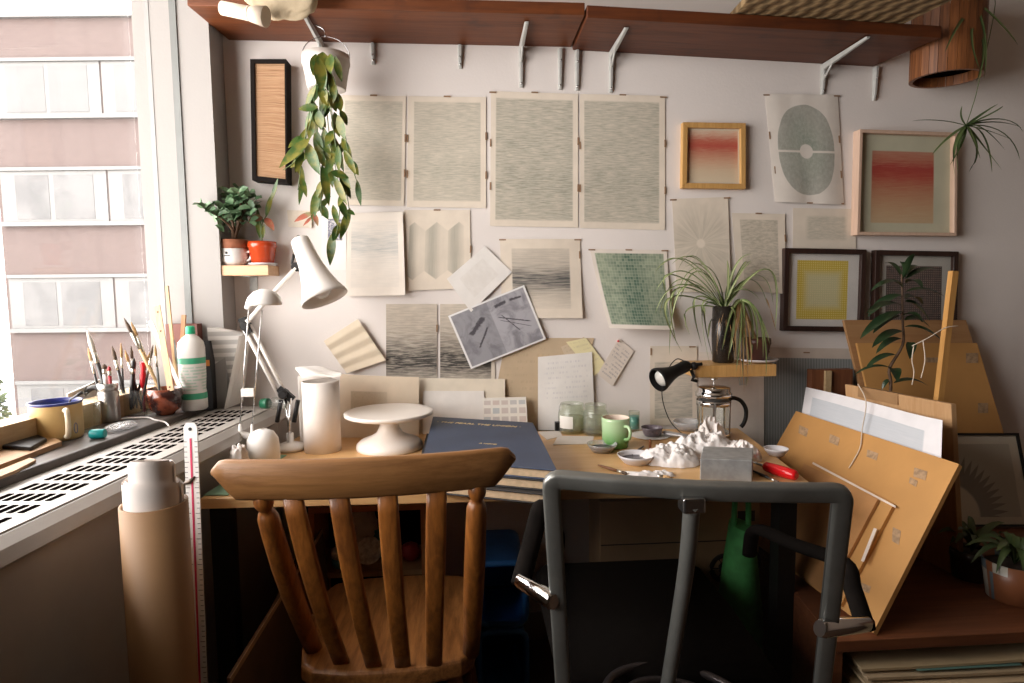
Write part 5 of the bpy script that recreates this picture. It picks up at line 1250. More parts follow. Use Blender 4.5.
LV=[((316,54),(313,76),.026),((330,54),(331,74),.030),((319,58),(321,92),.034),((326,70),(333,96),.03),((335,56),(342,82),.022),((323,52),(322,76),.042),((322,62),(325,90),.03),((318,85),(309,105),.026),((320,85),(327,106),.028),((336,92),(341,112),.026),((318,107),(298,109),.024),((314,108),(305,135),.026),((316,110),(326,128),.024),((319,110),(321,130),.03),((334,112),(337,128),.02),((338,115),(345,140),.028),((324,128),(330,165),.036),((316,130),(322,162),.030),((310,138),(279,168),.034),((305,136),(288,148),.030),((306,142),(320,175),.036),((310,152),(290,168),.026),((316,140),(338,158),.02),((332,134),(344,172),.030),((338,146),(339,172),.022),((344,150),(356,175),.022),((342,138),(352,160),.020),((357,180),(361,206),.020),((331,172),(349,178),.026),((334,176),(347,205),.024),((322,180),(318,208),.026),((322,165),(329,206),.026),((318,188),(312,222),.026),((316,212),(331,196),.022),((333,205),(338,226),.018),((350,208),(340,240),.024),((346,210),(355,215),.016),((333,232),(330,266),.028),((340,222),(333,244),.016),((303,178),(299,205),.014),((327,158),(333,188),.028),((313,118),(309,140),.022),((330,100),(324,118),.02),((299,150),(306,128),.022)]
for i,(a,c,w_) in enumerate(LV): o0=yp+.015+rn.uniform(-.02,.03); lf_px(a,c,w_,o0,o0+rn.uniform(-.01,.025))
for i,vn in enumerate(vines):
    for k in range(1,len(vn)-1):
        x,y=vn[k]; s=-1 if (i+k)%2 else 1; lf_px((x,y),(x+s*rn.uniform(5,11),y+rn.uniform(14,24)),rn.uniform(.018,.026),yp+.02,yp+rn.uniform(.02,.05))
build('stems',b,M_gstem,pl1); build('foliage',lf,M_trail,pl1)
rl=MB(); lf_px((313,213),(294,222),.018,yp+.03,yp+.04,.004,rl); lf_px((314,213),(318,226),.014,yp+.03,yp+.04,0,rl); lf_px((313,216),(303,226),.010,yp+.03,yp+.04,0,rl)
build('reddish_leaves',rl,M_redleaf,pl1)
# --- small shelf with two plants
ys=PIER-.004
fl_=W(219.5,265.5,ys); fr_=W(268,265.5,ys); zb_=W(240,275.5,ys).z
sh=thing('small_shelf','small pale wooden shelf block between the window pier and the black box frame','shelf',((fl_.x+fr_.x)/2,0,zb_))
build('board',MB().box((fl_.x,-ys,zb_),(fr_.x,-.001,fl_.z)),wood('shelf_ply',(.70,.46,.28),(.60,.36,.20),'x',12,.5),sh,bev=.001)
bx_=W(254,283,.0); b=MB(); b.box((bx_.x-.012,-.075,zb_-.003),(bx_.x+.012,-.002,zb_-.0002)); b.box((bx_.x-.012,-.004,zb_-.045),(bx_.x+.012,-.001,zb_-.003)); build('bracket',b,M_brk,sh)
zsf=fl_.z+.0005
k=1.9/620
q=W(234,265,.062); q.z=zsf
cupT=thing('potted_jade_plant','jade plant in terracotta pot set inside a white handled cup on the small shelf','plant',q)
hc=W(234,249,.062).z-zsf; R=14.3*k
cu_=build('cup',MB().lathe(q,[(R*.72,0),(R*.78,.002),(R*.98,hc*.25),(R,hc*.5),(R,hc),(R*.94,hc),(R*.92,hc*.3)],32,cap=(True,False)),plain('cup_white',(.76,.72,.69),.3,0,.03),cupT)
build('handle',ear(q+V((R*.93,-.006,0)),V((1,-.3,0)).normalized(),hc*.36,hc*.8,.017,.0042),M_plate,cu_)
b=MB(); p_=q+V((-.012,-R*1.0,hc*.66)); b.box(p_+V((.004,-.0012,.000)),p_+V((.010,.004,.007))); b.box(p_+V((0,-.0014,-.006)),p_+V((.016,.004,-.0035))); build('emblem',b,M_dark,cu_)
ht=W(234,240,.062).z-zsf; build('pot',MB().lathe(q+V((0,0,.006)),[(R*.6,0),(R*.88,hc*.8),(R*.90,hc-.006),(R*.98,hc-.004),(R*1.02,ht-.006),(R*.94,ht-.006),(R*.9,ht-.014)],32,cap=(True,False)),M_terra,cupT)
build('soil',MB().lathe(q+V((0,0,ht-.012)),[(R*.9,0),(.001,.003)],24,cap=(False,True)),M_soil,cupT)
st=MB(); lf=MB(); base=q+V((0,0,ht-.01))
def jo(px): return .135 if px<226 else .085
BR_=[[(236,240),(237,228),(243,215),(248,200),(249,193)],[(236,240),(232,229),(222,219),(211,212),(203,207)],[(236,240),(238,220),(233,205),(228,197)],[(237,238),(242,222),(250,213),(254,210)],[(236,240),(233,224),(226,216),(218,213)],[(236,236),(240,210),(240,198),(238,192)],[(236,238),(238,222),(244,206),(240,196)]]
def jleaf(p,d,L_,w_): lf.blade([p,p+d*L_*.3+V((0,0,.003)),p+d*L_*.65+V((0,0,.004)),p+d*L_],leafw(w_,.55),(rn.uniform(-.3,.3),-.8,.7),.14)
for i,vn in enumerate(BR_):
    P=[W(x,y,jo(x)+.012*math.sin(i*1.7)*k) if k else base+V((.004*math.cos(i),.004*math.sin(i),0)) for k,(x,y) in enumerate(vn)]; S=spline(P,5); m=len(S)
    st.tube(S,[.0050-(.0034)*j/(m-1) for j in range(m)],7)
    for j in range(8,m,2):
        for s_ in (-1,1):
            d=V((s_*rn.uniform(.5,1),rn.uniform(-.9,.2),rn.uniform(-.1,.7))).normalized(); jleaf(S[j],d,rn.uniform(.026,.038),rn.uniform(.018,.024))
for _ in range(46):
    x=rn.uniform(224,256); y=rn.uniform(190,226); c=W(x,y,jo(x)+rn.uniform(-.02,.035)); d=V((rn.uniform(-1,1),rn.uniform(-.9,.3),rn.uniform(-.3,.7))).normalized(); jleaf(c,d,rn.uniform(.030,.042),rn.uniform(.018,.025))
for x,y in ((203,207),(207,212),(212,216),(216,222),(221,226),(214,208),(224,232)):
    c=W(x,y,.138); d=V((rn.uniform(-1,.5),rn.uniform(-.6,.2),rn.uniform(0,.8))).normalized(); jleaf(c,d,.030,.018)
build('stems',st,M_stem,cupT); build('foliage',lf,M_jade,cupT)
q=W(263,265,.055); q.z=zsf; R=14.0*k
rp_=thing('potted_plant','young red-tipped plant in a shiny orange plastic pot on the small shelf','plant',q)
build('saucer',MB().lathe(q,[(R*.8,0),(R*1.0,.003),(R*1.02,.008),(R*.98,.008),(R*.8,.004)],32,cap=(True,True)),M_dish,rp_)
hp=W(263,241.5,.055).z-zsf-.006
pot(rp_,q+V((0,0,.0052)),R*.80,R,hp,plain('pot_orange',(.46,.050,.010),.2,0,.04,10,coat=.5),.004)
st=MB(); lf=MB(); rd=MB(); t0=q+V((0,0,hp*.9))
st.tube(spline([t0,W(262,225,.06),W(266,216,.06),W(268,208,.06),W(273,190,.065)],4),.0016,6)
st.tube(spline([t0,W(261,228,.05),W(259,215,.05),W(256,205,.05)],4),.0030,6)
lf_px((266,217),(273,192),.020,.06,.07,0,lf); lf_px((260,238),(257,210),.018,.05,.05,0,lf); lf_px((263,238),(264,224),.012,.06,.06,0,lf); lf_px((272,200),(278,178),.013,.07,.075,0,lf)
lf_px((263,218),(248,223),.024,.06,.085,.010,rd); lf_px((265,218),(274,231),.022,.06,.085,.006,rd); lf_px((262,219),(252,217),.018,.06,.07,.006,rd)
build('stems',st,M_gstem,rp_); build('foliage',lf,M_trail,rp_); build('reddish_leaves',rd,M_redleaf,rp_)

# --- spider plant shelf
yq=.15
a=W(695.5,366,yq); c=W(776.5,366,yq); zb_=W(735,377,yq).z
sh=thing('small_shelf','small pale wooden shelf block on the wall above the coffee press','shelf',((a.x+c.x)/2,0,zb_))
build('board',MB().box((a.x,-yq,zb_),(c.x,-.006,a.z)),M_oak,sh,bev=.001)
bx_=W(741,392,0); build('bracket',MB().box((bx_.x-.010,-.09,zb_-.004),(bx_.x+.010,-.006,zb_-.0004)).box((bx_.x-.010,-.012,zb_-.05),(bx_.x+.010,-.006,zb_-.004)),M_brk,sh)
zq=a.z+.0005
q=W(723,363,.075); q.z=zq; k=2.0/620
spd=thing('spider_plant','large arching spider plant in a tall dark vase on the small shelf above the press','plant',q)
hv=W(723,306,.075).z-zq
build('vase',MB().lathe(q,[(.030,0),(.034,.004),(.038,hv*.5),(.036,hv),(.032,hv),(.032,hv*.9)],32,cap=(True,False)),plain('vase_dark',(.018,.014,.012),.25,0,.2),spd)
build('soil',MB().lathe(q+V((0,0,hv*.92)),[(.032,0),(.001,.004)],20,cap=(False,True)),M_soil,spd)
lf=MB(); dr=MB()
T=[((720,300),(690,262),(655,271)),((720,300),(685,272),(655,293)),((720,302),(682,285),(655,314)),((721,300),(668,300),(682,352)),((721,301),(676,290),(677,345)),((722,300),(695,300),(702,347)),((722,302),(704,310),(714,362)),((724,300),(768,270),(775,329)),((722,298),(735,268),(752,254)),((722,298),(728,280),(727,260)),((721,298),(700,262),(672,264)),((723,300),(742,268),(748,266)),((721,300),(700,272),(680,300)),((722,300),(688,310),(690,335)),((724,300),(750,280),(768,308)),((722,304),(712,320),(708,338)),((723,303),(734,318),(730,352)),((720,300),(672,275),(668,300)),((722,300),(710,275),(690,262)),((723,299),(740,290),(760,300))]
cen=q+V((0,0,hv*.95))
for i,(a_,m_,t_) in enumerate(T):
    o=.075+rn.uniform(-.03,.05); oo=max(.02,o+rn.uniform(-.04,.08))
    lf.blade(thru(cen+V((rn.uniform(-.008,.008),rn.uniform(-.008,.008),0)),W(*m_,o)*1.0,W(*t_,oo),14),lambda t: .0125*(1-t)**.55*(.5+.5*min(1,t*5))+.0006,(0,-.35,1),.3)
    if i%2==0:
        t2=(t_[0]+rn.uniform(-8,8),t_[1]+rn.uniform(-10,12)); m2=(m_[0]+rn.uniform(-8,8),m_[1]+rn.uniform(-6,12)); lf.blade(thru(cen,W(*m2,o+.02),W(*t2,max(.02,oo-.03)),14),lambda t: .010*(1-t)**.55*(.5+.5*min(1,t*5))+.0006,(0,-.35,1),.3)
for (m_,t_) in (((728,315),(724,345)),((716,318),(717,355)),((731,318),(735,362)),((724,312),(718,330)),((720,330),(716,352))): dr.blade(bez(cen,W(*m_,.12),W(*t_,.13),8),lambda t: .006*(1-t)**.4+.0006,(1,-.3,0),.2)
lf_px((766,298),(770,309),.006,.09,.10,0,dr); lf_px((770,309),(776,331),.003,.10,.11,0,dr)
build('foliage',lf,M_spider,spd); build('dry_leaves',dr,M_dry,spd)
q=W(757,362,.080); q.z=zq
sp2=thing('spider_plant','smaller drooping spider plant in a brown plastic pot on a white saucer','plant',q)
build('saucer',MB().lathe(q,[(.036,0),(.056,.004),(.066,.011),(.065,.012),(.05,.006)],36,cap=(True,True)),M_dish,sp2)
hp=W(757,338,.08).z-zq-.006; pot(sp2,q+V((0,0,.0062)),.030,.042,hp,plain('pot_brown',(.085,.028,.018),.4,0,.1),.003)
lf=MB(); dr=MB(); cen=q+V((-.012,-.01,hp+.03))
for i,(m_,t_) in enumerate((((768,300),(766,378)),((758,300),(757,350)),((745,296),(742,378)),((736,300),(728,360)),((760,310),(746,386)),((748,300),(738,352)),((764,300),(763,358)),((740,296),(750,370)),((756,296),(770,345)),((744,302),(736,372)),((731,296),(722,350)))):
    o=.10+rn.uniform(-.02,.04); lf.blade(bez(W(740+rn.uniform(-3,3),301,.09),W(*m_,o),W(*t_,o+rn.uniform(.03,.10)),12),lambda t: .0125*(1-t)**.5*(.5+.5*min(1,t*5))+.0006,(.2,-1,.4),.3)
for i,(m_,t_) in enumerate((((742,310),(744,392)),((746,315),(748,383)),((733,315),(736,360)),((750,318),(752,374)),((738,312),(741,384)),((741,305),(733,345)))):
    o=.13; dr.blade(bez(W(740,302,.09),W(*m_,o),W(*t_,o+.05),10),lambda t: .008*(1-t)**.4+.0006,(.2,-1,.2),.2)
b=MB(); b.tube(spline([q+V((0,0,hp*.9)),W(750,325,.085),W(741,300,.09)],4),.006,6); build('crown',b,M_dry,sp2)
build('foliage',lf,M_spider,sp2); build('dry_leaves',dr,M_dry,sp2)

# --- clip lamp on the shelf
cl=thing('clip_lamp','small black clip-on spot lamp clamped to the left end of the small press shelf','lamp',W(699,380,.14))
m0=W(658,380,.20); m1=W(686,366,.15); ax_=(m1-m0).normalized(); Ls=(m1-m0).length
m0=m0-ax_*.0
build('shade',MB().lathe(m0,[(.0345,-.004),(.0385,0),(.0375,.008),(.030,.030),(.022,.055),(.019,.075),(.019,Ls),(.012,Ls+.012),(.001,Ls+.014)],32,ax_,(False,False)),M_dark,cl)
build('bulb',MB().lathe(m0+ax_*.004,[(.001,-.001),(.012,.001),(.024,.006),(.027,.014),(.015,.03)],24,ax_,(False,True)),plain('reflector_bulb',(.62,.60,.56),.25,0,.1),cl)
build('joint',MB().ball(W(694,366,.15),.013,14,10),M_dark,cl)
b=MB(); b.tube([W(692,367,.15),W(697,364.5,.155),W(702,364,.155)],.0055,8); b.tube([W(691,370,.15),W(694,377,.16),W(692,380,.16),W(697,381,.157)],.0055,8); build('clamp',b,M_dark,cl)
build('cable',MB().tube(spline([W(684,361,.15),W(677,359,.16),W(670,366,.17),W(664,380,.18),W(662,395,.18),W(666,412,.17),W(673,425,.16),H(686,437,.745)],6),.0017,6),M_dark,cl)

# --- tall dark plant
yd=.215
q=W(886,400,yd); q.z=ZC+.001
dp=thing('tall_plant','tall dark green leafy plant with drooping leaves behind the upright birch panel','plant',q)
pot(dp,q,.042,.05,.12,M_terra,.005)
S0=[(185,630),(180,540),(240,430),(240,330),(238,200),(235,110)]
tpx=lambda x,y:(850+x/4.55,250+y/4.55)
st=MB(); P=[q+V((0,0,.11)),q+V((.0,-.0,.2))]+[W(*tpx(*s_),yd) for s_ in S0]; st.tube(spline(P,5),[.006-.0035*i/(35) for i in range(36)],8); build('stem',st,M_stem,dp)
lf=MB()
for (a_,t_,w_) in (((240,130),(295,18),.018),((235,125),(160,58),.020),((240,130),(315,75),.020),((255,130),(405,92),.024),((235,150),(95,188),.028),((255,150),(330,175),.030),((255,190),(430,212),.022),((235,205),(80,305),.034),((250,235),(362,325),.040),((235,250),(75,290),.030),((235,280),(45,405),.034),((250,320),(362,352),.034),((250,350),(420,415),.026),((240,370),(100,445),.032),((235,405),(118,472),.026),((210,478),(70,542),.024),((180,535),(18,570),.018),((272,420),(272,497),.034),((190,540),(215,600),.034),((200,605),(355,618),.020),((190,605),(145,635),.018),((245,100),(230,60),.014),((240,170),(140,160),.028),((250,220),(330,250),.034),((230,300),(105,380),.03),((240,300),(330,330),.03)):
    a=W(*tpx(*a_),yd); o=yd+rn.uniform(-.07,.10); c=W(*tpx(*t_),o); m_=(a+c)/2+V((0,0,.028)); lf.blade(bez(a,m_,c,9),leafw(w_,.75),(0,-.35,1),.18)
build('foliage',lf,M_darkleaf,dp)

# --- hanging stave drum with spider runners
yd2=.13
c=W(946,79,yd2); R=.104; Hd=.26
dr_=thing('hanging_planter','dark wooden stave planter hanging in the upper right corner with spider plant runners','planter',c)
M_stave=wood('stave_wood',(.30,.11,.035),(.12,.040,.014),'z',16,.45,.04)
b=MB(); nS=26
for i in range(nS):
    a0=2*PI*i/nS+.006; a1=2*PI*(i+1)/nS-.006
    P0=[c+V((math.cos(a)*r_,math.sin(a)*r_*.9,0)) for a,r_ in ((a0,R),(a1,R),(a1,R-.012),(a0,R-.012))]; b.prism(P0,(0,0,Hd))
build('staves',b,M_stave,dr_); build('base_disc',MB().lathe(c+V((0,0,.03)),[(R-.014,0),(R-.014,.01)],32,sx=1.0),M_slot,dr_)
b=MB()
for a in (.6,2.7,4.7): b.tube([c+V((math.cos(a)*(R-.006),math.sin(a)*(R-.006)*.9,Hd)),V((c.x,c.y,2.70)),V((c.x,c.y,2.7495))],.0014,6)
build('cords',b,M_twine,dr_)
st=MB(); lf=MB(); hub=W(966,126,.22)
st.tube(spline([c+V((R*.9,-.02,Hd)),c+V((R*1.04,-.05,Hd*.8)),W(978,86,.20),W(972,108,.21),hub],5),.0012,5)
for m_,t_,w_ in (((940,118),(912,121),.008),((958,118),(962,106),.006),((985,112),(998,104),.009),((998,112),(1003,106),.008),((1010,110),(1023,132),.010),((1000,118),(1022,128),.010),((1010,122),(1020,160),.010),((988,125),(992,172),.009),((978,140),(1002,170),.012),((985,150),(969,172),.012),((945,138),(932,155),.009),((953,148),(958,172),.008),((948,145),(955,176),.009),((980,120),(1005,150),.009),((990,130),(1012,140),.008),((972,135),(980,158),.008),((966,140),(950,165),.006)):
    lf.blade(bez(hub,W(*m_,.22+rn.uniform(-.03,.06)),W(*t_,.22+rn.uniform(-.02,.08)),9),lambda t,w_=w_: w_*1.25*(1-t)**.55*(.55+.45*min(1,t*5))+.0006,(0,-.5,1),.25)
for a_,m_,t_ in (((975,2),(1000,20),(1018,45)),((972,0),(990,30),(984,78)),((975,10),(965,40),(980,70)),((980,30),(988,55),(976,82)),((970,10),(955,25),(945,52))):
    lf.blade(bez(W(*a_,.20),W(*m_,.24),W(*t_,.25),8),lambda t: .010*(1-t)**.5+.0006,(0,-1,.3),.25)
build('runner_stem',st,M_gstem,dr_); build('foliage',lf,M_dimleaf,dr_)
# --- two pots low right
q=H(970,577,ZC+.001); pp=thing('potted_plant','small leafy plant in a dark brown pot on the low cabinet by the framed print','plant',q)
pot(pp,q,.040,.047,.075,plain('pot_darkbrown',(.035,.016,.011),.3,0,.2),.003)
lf=MB()
for i in range(16):
    a=rn.uniform(0,2*PI); L_=rn.uniform(.05,.10); d=V((math.cos(a),math.sin(a)*.8,0)); z=q+V((0,0,.068)); lf.blade(bez(z,z+d*L_*.4+V((0,0,.08)),z+d*L_+V((0,0,rn.uniform(.01,.08))),7),leafw(.018,.7),(0,-.4,1),.2)
build('foliage',lf,M_dimleaf,pp)
q=H(1012,598,ZC+.001); pp=thing('potted_plant','leafy plant in a patterned orange and white pot on the low cabinet','plant',q)
g=G('pot_patterned'); o=g.obj(); x,y,z=g.sep(o); an=g.m('ARCTAN2',y,x); cell=g.white(g.vec(g.m('FLOOR',g.mul(an,2.0)),g.m('FLOOR',g.mul(z,14.0)),0)); m=g.out(g.mix(g.ss(cell,.45,.5),(.24,.085,.035),g.mix(g.ss(cell,.7,.75),(.42,.40,.34),(.12,.16,.18))),.4)
pot(pp,q,.052,.066,.095,m,.0)
lf=MB()
for i in range(22):
    a=rn.uniform(0,2*PI); L_=rn.uniform(.06,.13); d=V((math.cos(a),math.sin(a)*.8,0)); z=q+V((0,0,.085)); lf.blade(bez(z,z+d*L_*.4+V((0,0,.09)),z+d*L_+V((0,0,rn.uniform(-.01,.08))),7),leafw(.016,.7),(0,-.4,1),.2)
build('foliage',lf,M_dimleaf,pp)

# ------------------------------------------------------------------ on top of the long shelf
M_woven=G('woven_cane'); o=M_woven.obj(); x,y,z=M_woven.sep(o); w1=M_woven.m('SINE',M_woven.mul(M_woven.m('ADD',x,M_woven.mul(y,.25)),150)); w2=M_woven.m('SINE',M_woven.mul(y,110))
M_woven=M_woven.out(M_woven.mix(M_woven.ss(M_woven.mul(w1,w2),-.5,.5),(.13,.08,.035),(.28,.185,.09)),.8,0,M_woven.bump(w1,.4,.004))
zt=longB.location.z+.0365
a=W(770,3,.50); b=MB()
tz_=lambda x: W(870,66.8,0).z+(W(572.5,50.5,0).z-W(870,66.8,0).z)*(1.351-x)/(1.351-.36)+.0365
P=[(x_,y_,tz_(x_)) for x_,y_ in ((W(745,10,.30).x,-.19),(W(966,22,.30).x-.16,-.12),(W(968,2,.45).x+.02,-.50),(W(800,0,.5).x-.06,-.55))]
tag(build('woven_mat',MB().prism(P,(0,0,.02)),M_woven,bev=.003),'flat woven cane tray lying on the right end of the long shelf, overhanging its edge','tray')
M_pack=plain('paper_pack',(.50,.42,.28),.8,0,.1,30)
zt=longA.location.z+.0355
for i,(x0_,x1_,yy,lab) in enumerate(((336,362,.30,'left of three cream paper packs on the long shelf edge'),(366,391,.305,'middle of three cream paper packs on the long shelf edge'),(396,425,.30,'right of three cream paper packs on the long shelf edge'))):
    xa=W(x0_,2,yy).x; xb=W(x1_,2,yy).x; b=MB().box((xa,-yy,zt+.0005),(xb,-.06,zt+.075)); tag(build('paper_pack',b,M_pack,bev=.002),lab,'pack','paper packs on the long shelf')
M_sack=plain('canvas_sack',(.46,.37,.25),.85,0,.08,20,.15)
c=W(283,6,.31); 
fn=lambda d:1+.16*noise.noise(d*2.5+V((3,1,0)))+.05*noise.noise(d*8)
b=MB().ball(c+V((0,.005,.055)),(.105,.032,.088),36,22,fn); sk=thing('canvas_bag','cream canvas bag hanging over the front of the long shelf at its left end','bag',c)
build('sack',b,M_sack,sk); build('flap',MB().prism([c+V((-.08,-.01,.09)),c+V((.08,-.01,.09)),c+V((.07,.20,.105)),c+V((-.07,.20,.105))],(0,0,.008)),M_sack,sk)
p0=W(222,8,.33); p1=W(266,17,.35); t=(p1-p0)
rl=thing('paper_roll','pale rolled paper tied at one end, tucked under the canvas bag by the long shelf','paper roll',p0)
build('roll',MB().tube([p0,p0+t*.55,p0+t*.62,p0+t*.68,p1],[.017,.018,.0165,.020,.026],16),plain('roll_cream',(.62,.52,.42),.8,0,.05),rl)
build('tie',MB().tube([p0+t*.60,p0+t*.645],.0185,16),M_twine,rl)

# ------------------------------------------------------------------ on the window sill
ZS=.8685
def onS(px,py,z=ZS): return H(px,py,z)
def dist(q): return (q-CAM).dot(FWD)
# yellow enamel mug
q=onS(58,438); d=dist(q); r=pxw(22.5,d); hm=PL(57,401,q,-FWD).z-ZS
em=thing('enamel_mug','yellow enamel mug with blue rim and pale cat drawing on the window sill','mug',q)
build('body',MB().lathe(q,[(r*.92,0),(r*.97,.003),(r,.01),(r,hm-.006)],40,cap=(True,False)),plain('mug_yellow',(.56,.37,.15),.35,0,.06,14),em)
build('rim',MB().lathe(q,[(r,hm-.006),(r*1.035,hm-.003),(r*1.035,hm),(r*.97,hm),(r*.96,hm-.008)],40,cap=(False,False)),plain('rim_blue',(.03,.04,.20),.3),em)
build('inside',MB().lathe(q,[(r*.965,hm-.006),(r*.94,hm*.5),(r*.9,.01),(.001,.008)],36,cap=(False,False)),plain('inside_blue',(.04,.06,.22),.3),em)
tow=(V((CAM.x,CAM.y,0))-V((q.x,q.y,0))).normalized(); sd=tow.cross(V((0,0,1)))*-1
hx=q+tow*r*.97-RGT*0.0+RGT*r*.38
build('handle',ear(hx-tow*.006,(tow+RGT*.25).normalized(),hm*.18,hm*.82,.026,.0055),plain('mug_cream',(.68,.58,.42),.35),em)
b=MB()
for (ang_,z0_,s_) in ((-.95,.5,1.0),(.95,.45,.8)):
    pts=[]
    for i in range(19):
        a=2*PI*i/18; aa=ang_+math.sin(a)*.16*s_; zz=hm*(z0_-.12+.17*math.cos(a)*s_); e=tow*math.cos(aa)+RGT*math.sin(aa); pts.append(q+e*(r+.0012)+V((0,0,zz)))
    b.tube(pts,.0011,5,cap=False)
build('cat_outline',b,plain('outline_dark',(.10,.09,.11),.5),em)
tag(build('teaspoon',MB().tube([q+V((0,0,.02)),q+RGT*r*.7+V((0,0,hm+.004)),q+RGT*r*1.25+V((0,0,hm+.020))],[.003,.002,.004],8,r2=[.002,.0015,.0025]),M_hblack),'dark spoon standing in the yellow enamel mug','spoon')
# phone on wooden offcuts
M_offc=wood('offcut_tan',(.45,.29,.16),(.35,.20,.10),'y',14,.6)
def lsbox(name,s0,s1,x0,x1,z0,z1,mat,label,cat,bev=0): return tag(build(name,lbox(s0,s1,x0,x1,z0,z1),mat,bev=bev),label,cat)
flat('wood_offcut',[(-25,480),(19,463),(62,446),(52,441),(-25,462)],'tan wood offcut lying on the sill under the black phone','wood',M_offc,.011,ZS)
flat('wood_offcut',[(-25,490),(16,473),(36,462.5),(30,460.5),(-25,483)],'thin tan wood strip at the sill edge in front of the phone','wood',M_offc,.006,ZS)
tag(build('phone',MB().prism([onS(x,y,ZS+.0115) for x,y in [(-2,449),(8,440),(38,438),(47,442),(31,451)]],(0,0,.009)),M_dark,bev=.002),'black phone lying on the tan wood offcut on the window sill','phone')
# teal cap and glass tumbler, cable
q=onS(98,434,ZS+.011); tag(build('bottle_cap',MB().lathe(q-V((.017,0,0)),[(.010,0),(.0112,.002),(.0112,.030),(.009,.032)],18,(1,.1,0)),plain('cap_teal',(.01,.33,.33),.35)),'bright teal bottle cap lying on the sill beside the yellow mug','cap')
q=onS(89,428); d=dist(q); gl=tag(build('glass_tumbler',MB().lathe(q,[(.022,0),(.026,.004),(.029,.062),(.0275,.062),(.024,.006)],28,cap=(True,False)),M_jar),'small clear glass tumbler on the sill right of the yellow mug','glass')
q=onS(106,432); tag(build('plastic_wrap',MB().ball(q+V((.02,.03,.008)),(.030,.05,.008),24,12,lambda d:1+.4*noise.noise(d*4)),M_clearp),'crumpled clear plastic wrap on the sill behind the teal cap','wrap')
# metal jar + dark holder + clear box
M_tin=plain('tin_metal',(.42,.41,.40),.3,.8,.1,20)
q1=onS(110,421); d=dist(q1); r=pxw(9.5,d); h1=PL(110,383,q1,-FWD).z-ZS
tag(build('metal_jar',MB().lathe(q1,[(r,0),(r*1.03,.004),(r,h1*.75),(r*.85,h1*.82),(r*.95,h1*.85),(r*.95,h1),(r*.88,h1),(r*.88,.01)],28,cap=(True,True)),M_tin),'shiny narrow metal jar of brushes on the sill beside the clear pot','jar')
q2=onS(136,413.5); d2=dist(q2); w2=pxw(17,d2); h2=PL(136,389,q2,-FWD).z-ZS
cb=thing('clear_pot','square clear plastic pot full of pens and brushes on the window sill','pot',q2)
x=RGT; y=FWD
o_=q2-x*w2-y*w2*.8
b=MB()
for p_,ax1,ax2 in ((o_,x*2*w2,y*.002),(o_+y*1.6*w2,x*2*w2,y*.002),(o_,x*.002,y*1.6*w2),(o_+x*(2*w2-.002),x*.002,y*1.6*w2)): b.obox(p_,ax1,ax2,(0,0,h2))
b.obox(o_,x*2*w2,y*1.6*w2,(0,0,.003)); build('walls',b,glass_thin('clear_pot_plastic',(.93,.94,.93),.04,.04),cb)
# dark bowl
q3=onS(166,414); d3=dist(q3); r=pxw(16.5,d3); h3=PL(173,388,q3,-FWD).z-ZS
g=G('lacquer'); o=g.obj(); k=g.noise(o,28,3); m=g.out(g.mix(g.ss(k,.45,.62),(.040,.012,.010),(.26,.06,.025)),.2,coat=.4)
bw=tag(build('lacquer_bowl',MB().lathe(q3,[(r*.5,0),(r*.55,.006),(r*.85,.016),(r*1.0,h3*.6),(r*.97,h3),(r*.92,h3),(r*.93,h3*.6),(r*.5,.012),(.001,.012)],36,cap=(True,False)),m),'brown and red lacquered bowl on the sill left of the white bottle','bowl')
# bottle
q4=onS(194.5,409); d4=dist(q4); k=d4/620; zz=lambda py: PL(197,py,q4,-FWD).z-ZS
bt=thing('glue_bottle','tall white plastic bottle with green cap and green banded label','bottle',q4)
R=12.6*k
g=G('bottle_white'); o=g.obj(); x_,y_,z_=g.sep(o)
def bandm(lo,hi): return g.mul(g.ss(z_,lo-.001,lo+.001),g.ss(z_,hi+.001,hi-.001))
bn=g.m('MAXIMUM',bandm(zz(363),zz(357)),bandm(zz(398),zz(392)))
row=g.mul(g.ss(g.m('FRACT',g.mul(z_,110)),.45,.55),g.ss(g.noise(g.vec(g.mul(x_,60),g.m('FLOOR',g.mul(z_,110)),0),1,2),.4,.5),bandm(zz(390),zz(366)))
c_=g.mix(bn,(.74,.72,.69),(.05,.36,.20)); c_=g.mix(g.mul(row,.5),c_,(.20,.50,.36)); m=g.out(c_,.4)
build('body',MB().lathe(q4,[(R*.9,0),(R,.004),(R,zz(395)),(R*.93,zz(388)),(R,zz(375)),(R,zz(348)),(R*.93,zz(342)),(R*.6,zz(337)),(R*.34,zz(335)),(R*.34,zz(333))],36),m,bt)
build('cap',MB().lathe(q4,[(R*.34,zz(334)),(R*.36,zz(333)),(R*.34,zz(327)),(R*.28,zz(326))],20),plain('cap_mint',(.02,.40,.20),.4),bt)
# black book, reddish box, grey pads
def sq_(px,py,y0,label,name,cat,x0,x1,ztop,dep,mat,skew=0):
    pass
s4,x4=LS(q4)
yb=-.147
a=W(203.5,402,-yb); c=W(213,402,-yb); zt=W(208,341,-yb).z
bk=thing('sketchbook','narrow black book with orange spine label standing behind the white bottle','book',((a.x+c.x)/2+.01,yb+.0,zT))
zk=zT+.0045
build('cover',MB().box((a.x,yb,zk),(c.x,yb+.03,zt)),M_blackc,bk,bev=.001)
z1=W(208,366,-yb).z; z0=W(208,360,-yb).z; build('orange_label',MB().box((a.x+.004,yb-.0008,z1),(c.x-.004,yb+.001,z0)),plain('label_orange',(.60,.20,.03),.5),bk)
M_pad=G('pad_edges'); o=M_pad.obj(); x_,y_,z_=M_pad.sep(o); M_pad=M_pad.out(M_pad.mix(M_pad.ss(M_pad.m('SINE',M_pad.mul(z_,240)),-.2,.4),(.42,.40,.38),(.66,.63,.60)),.7)
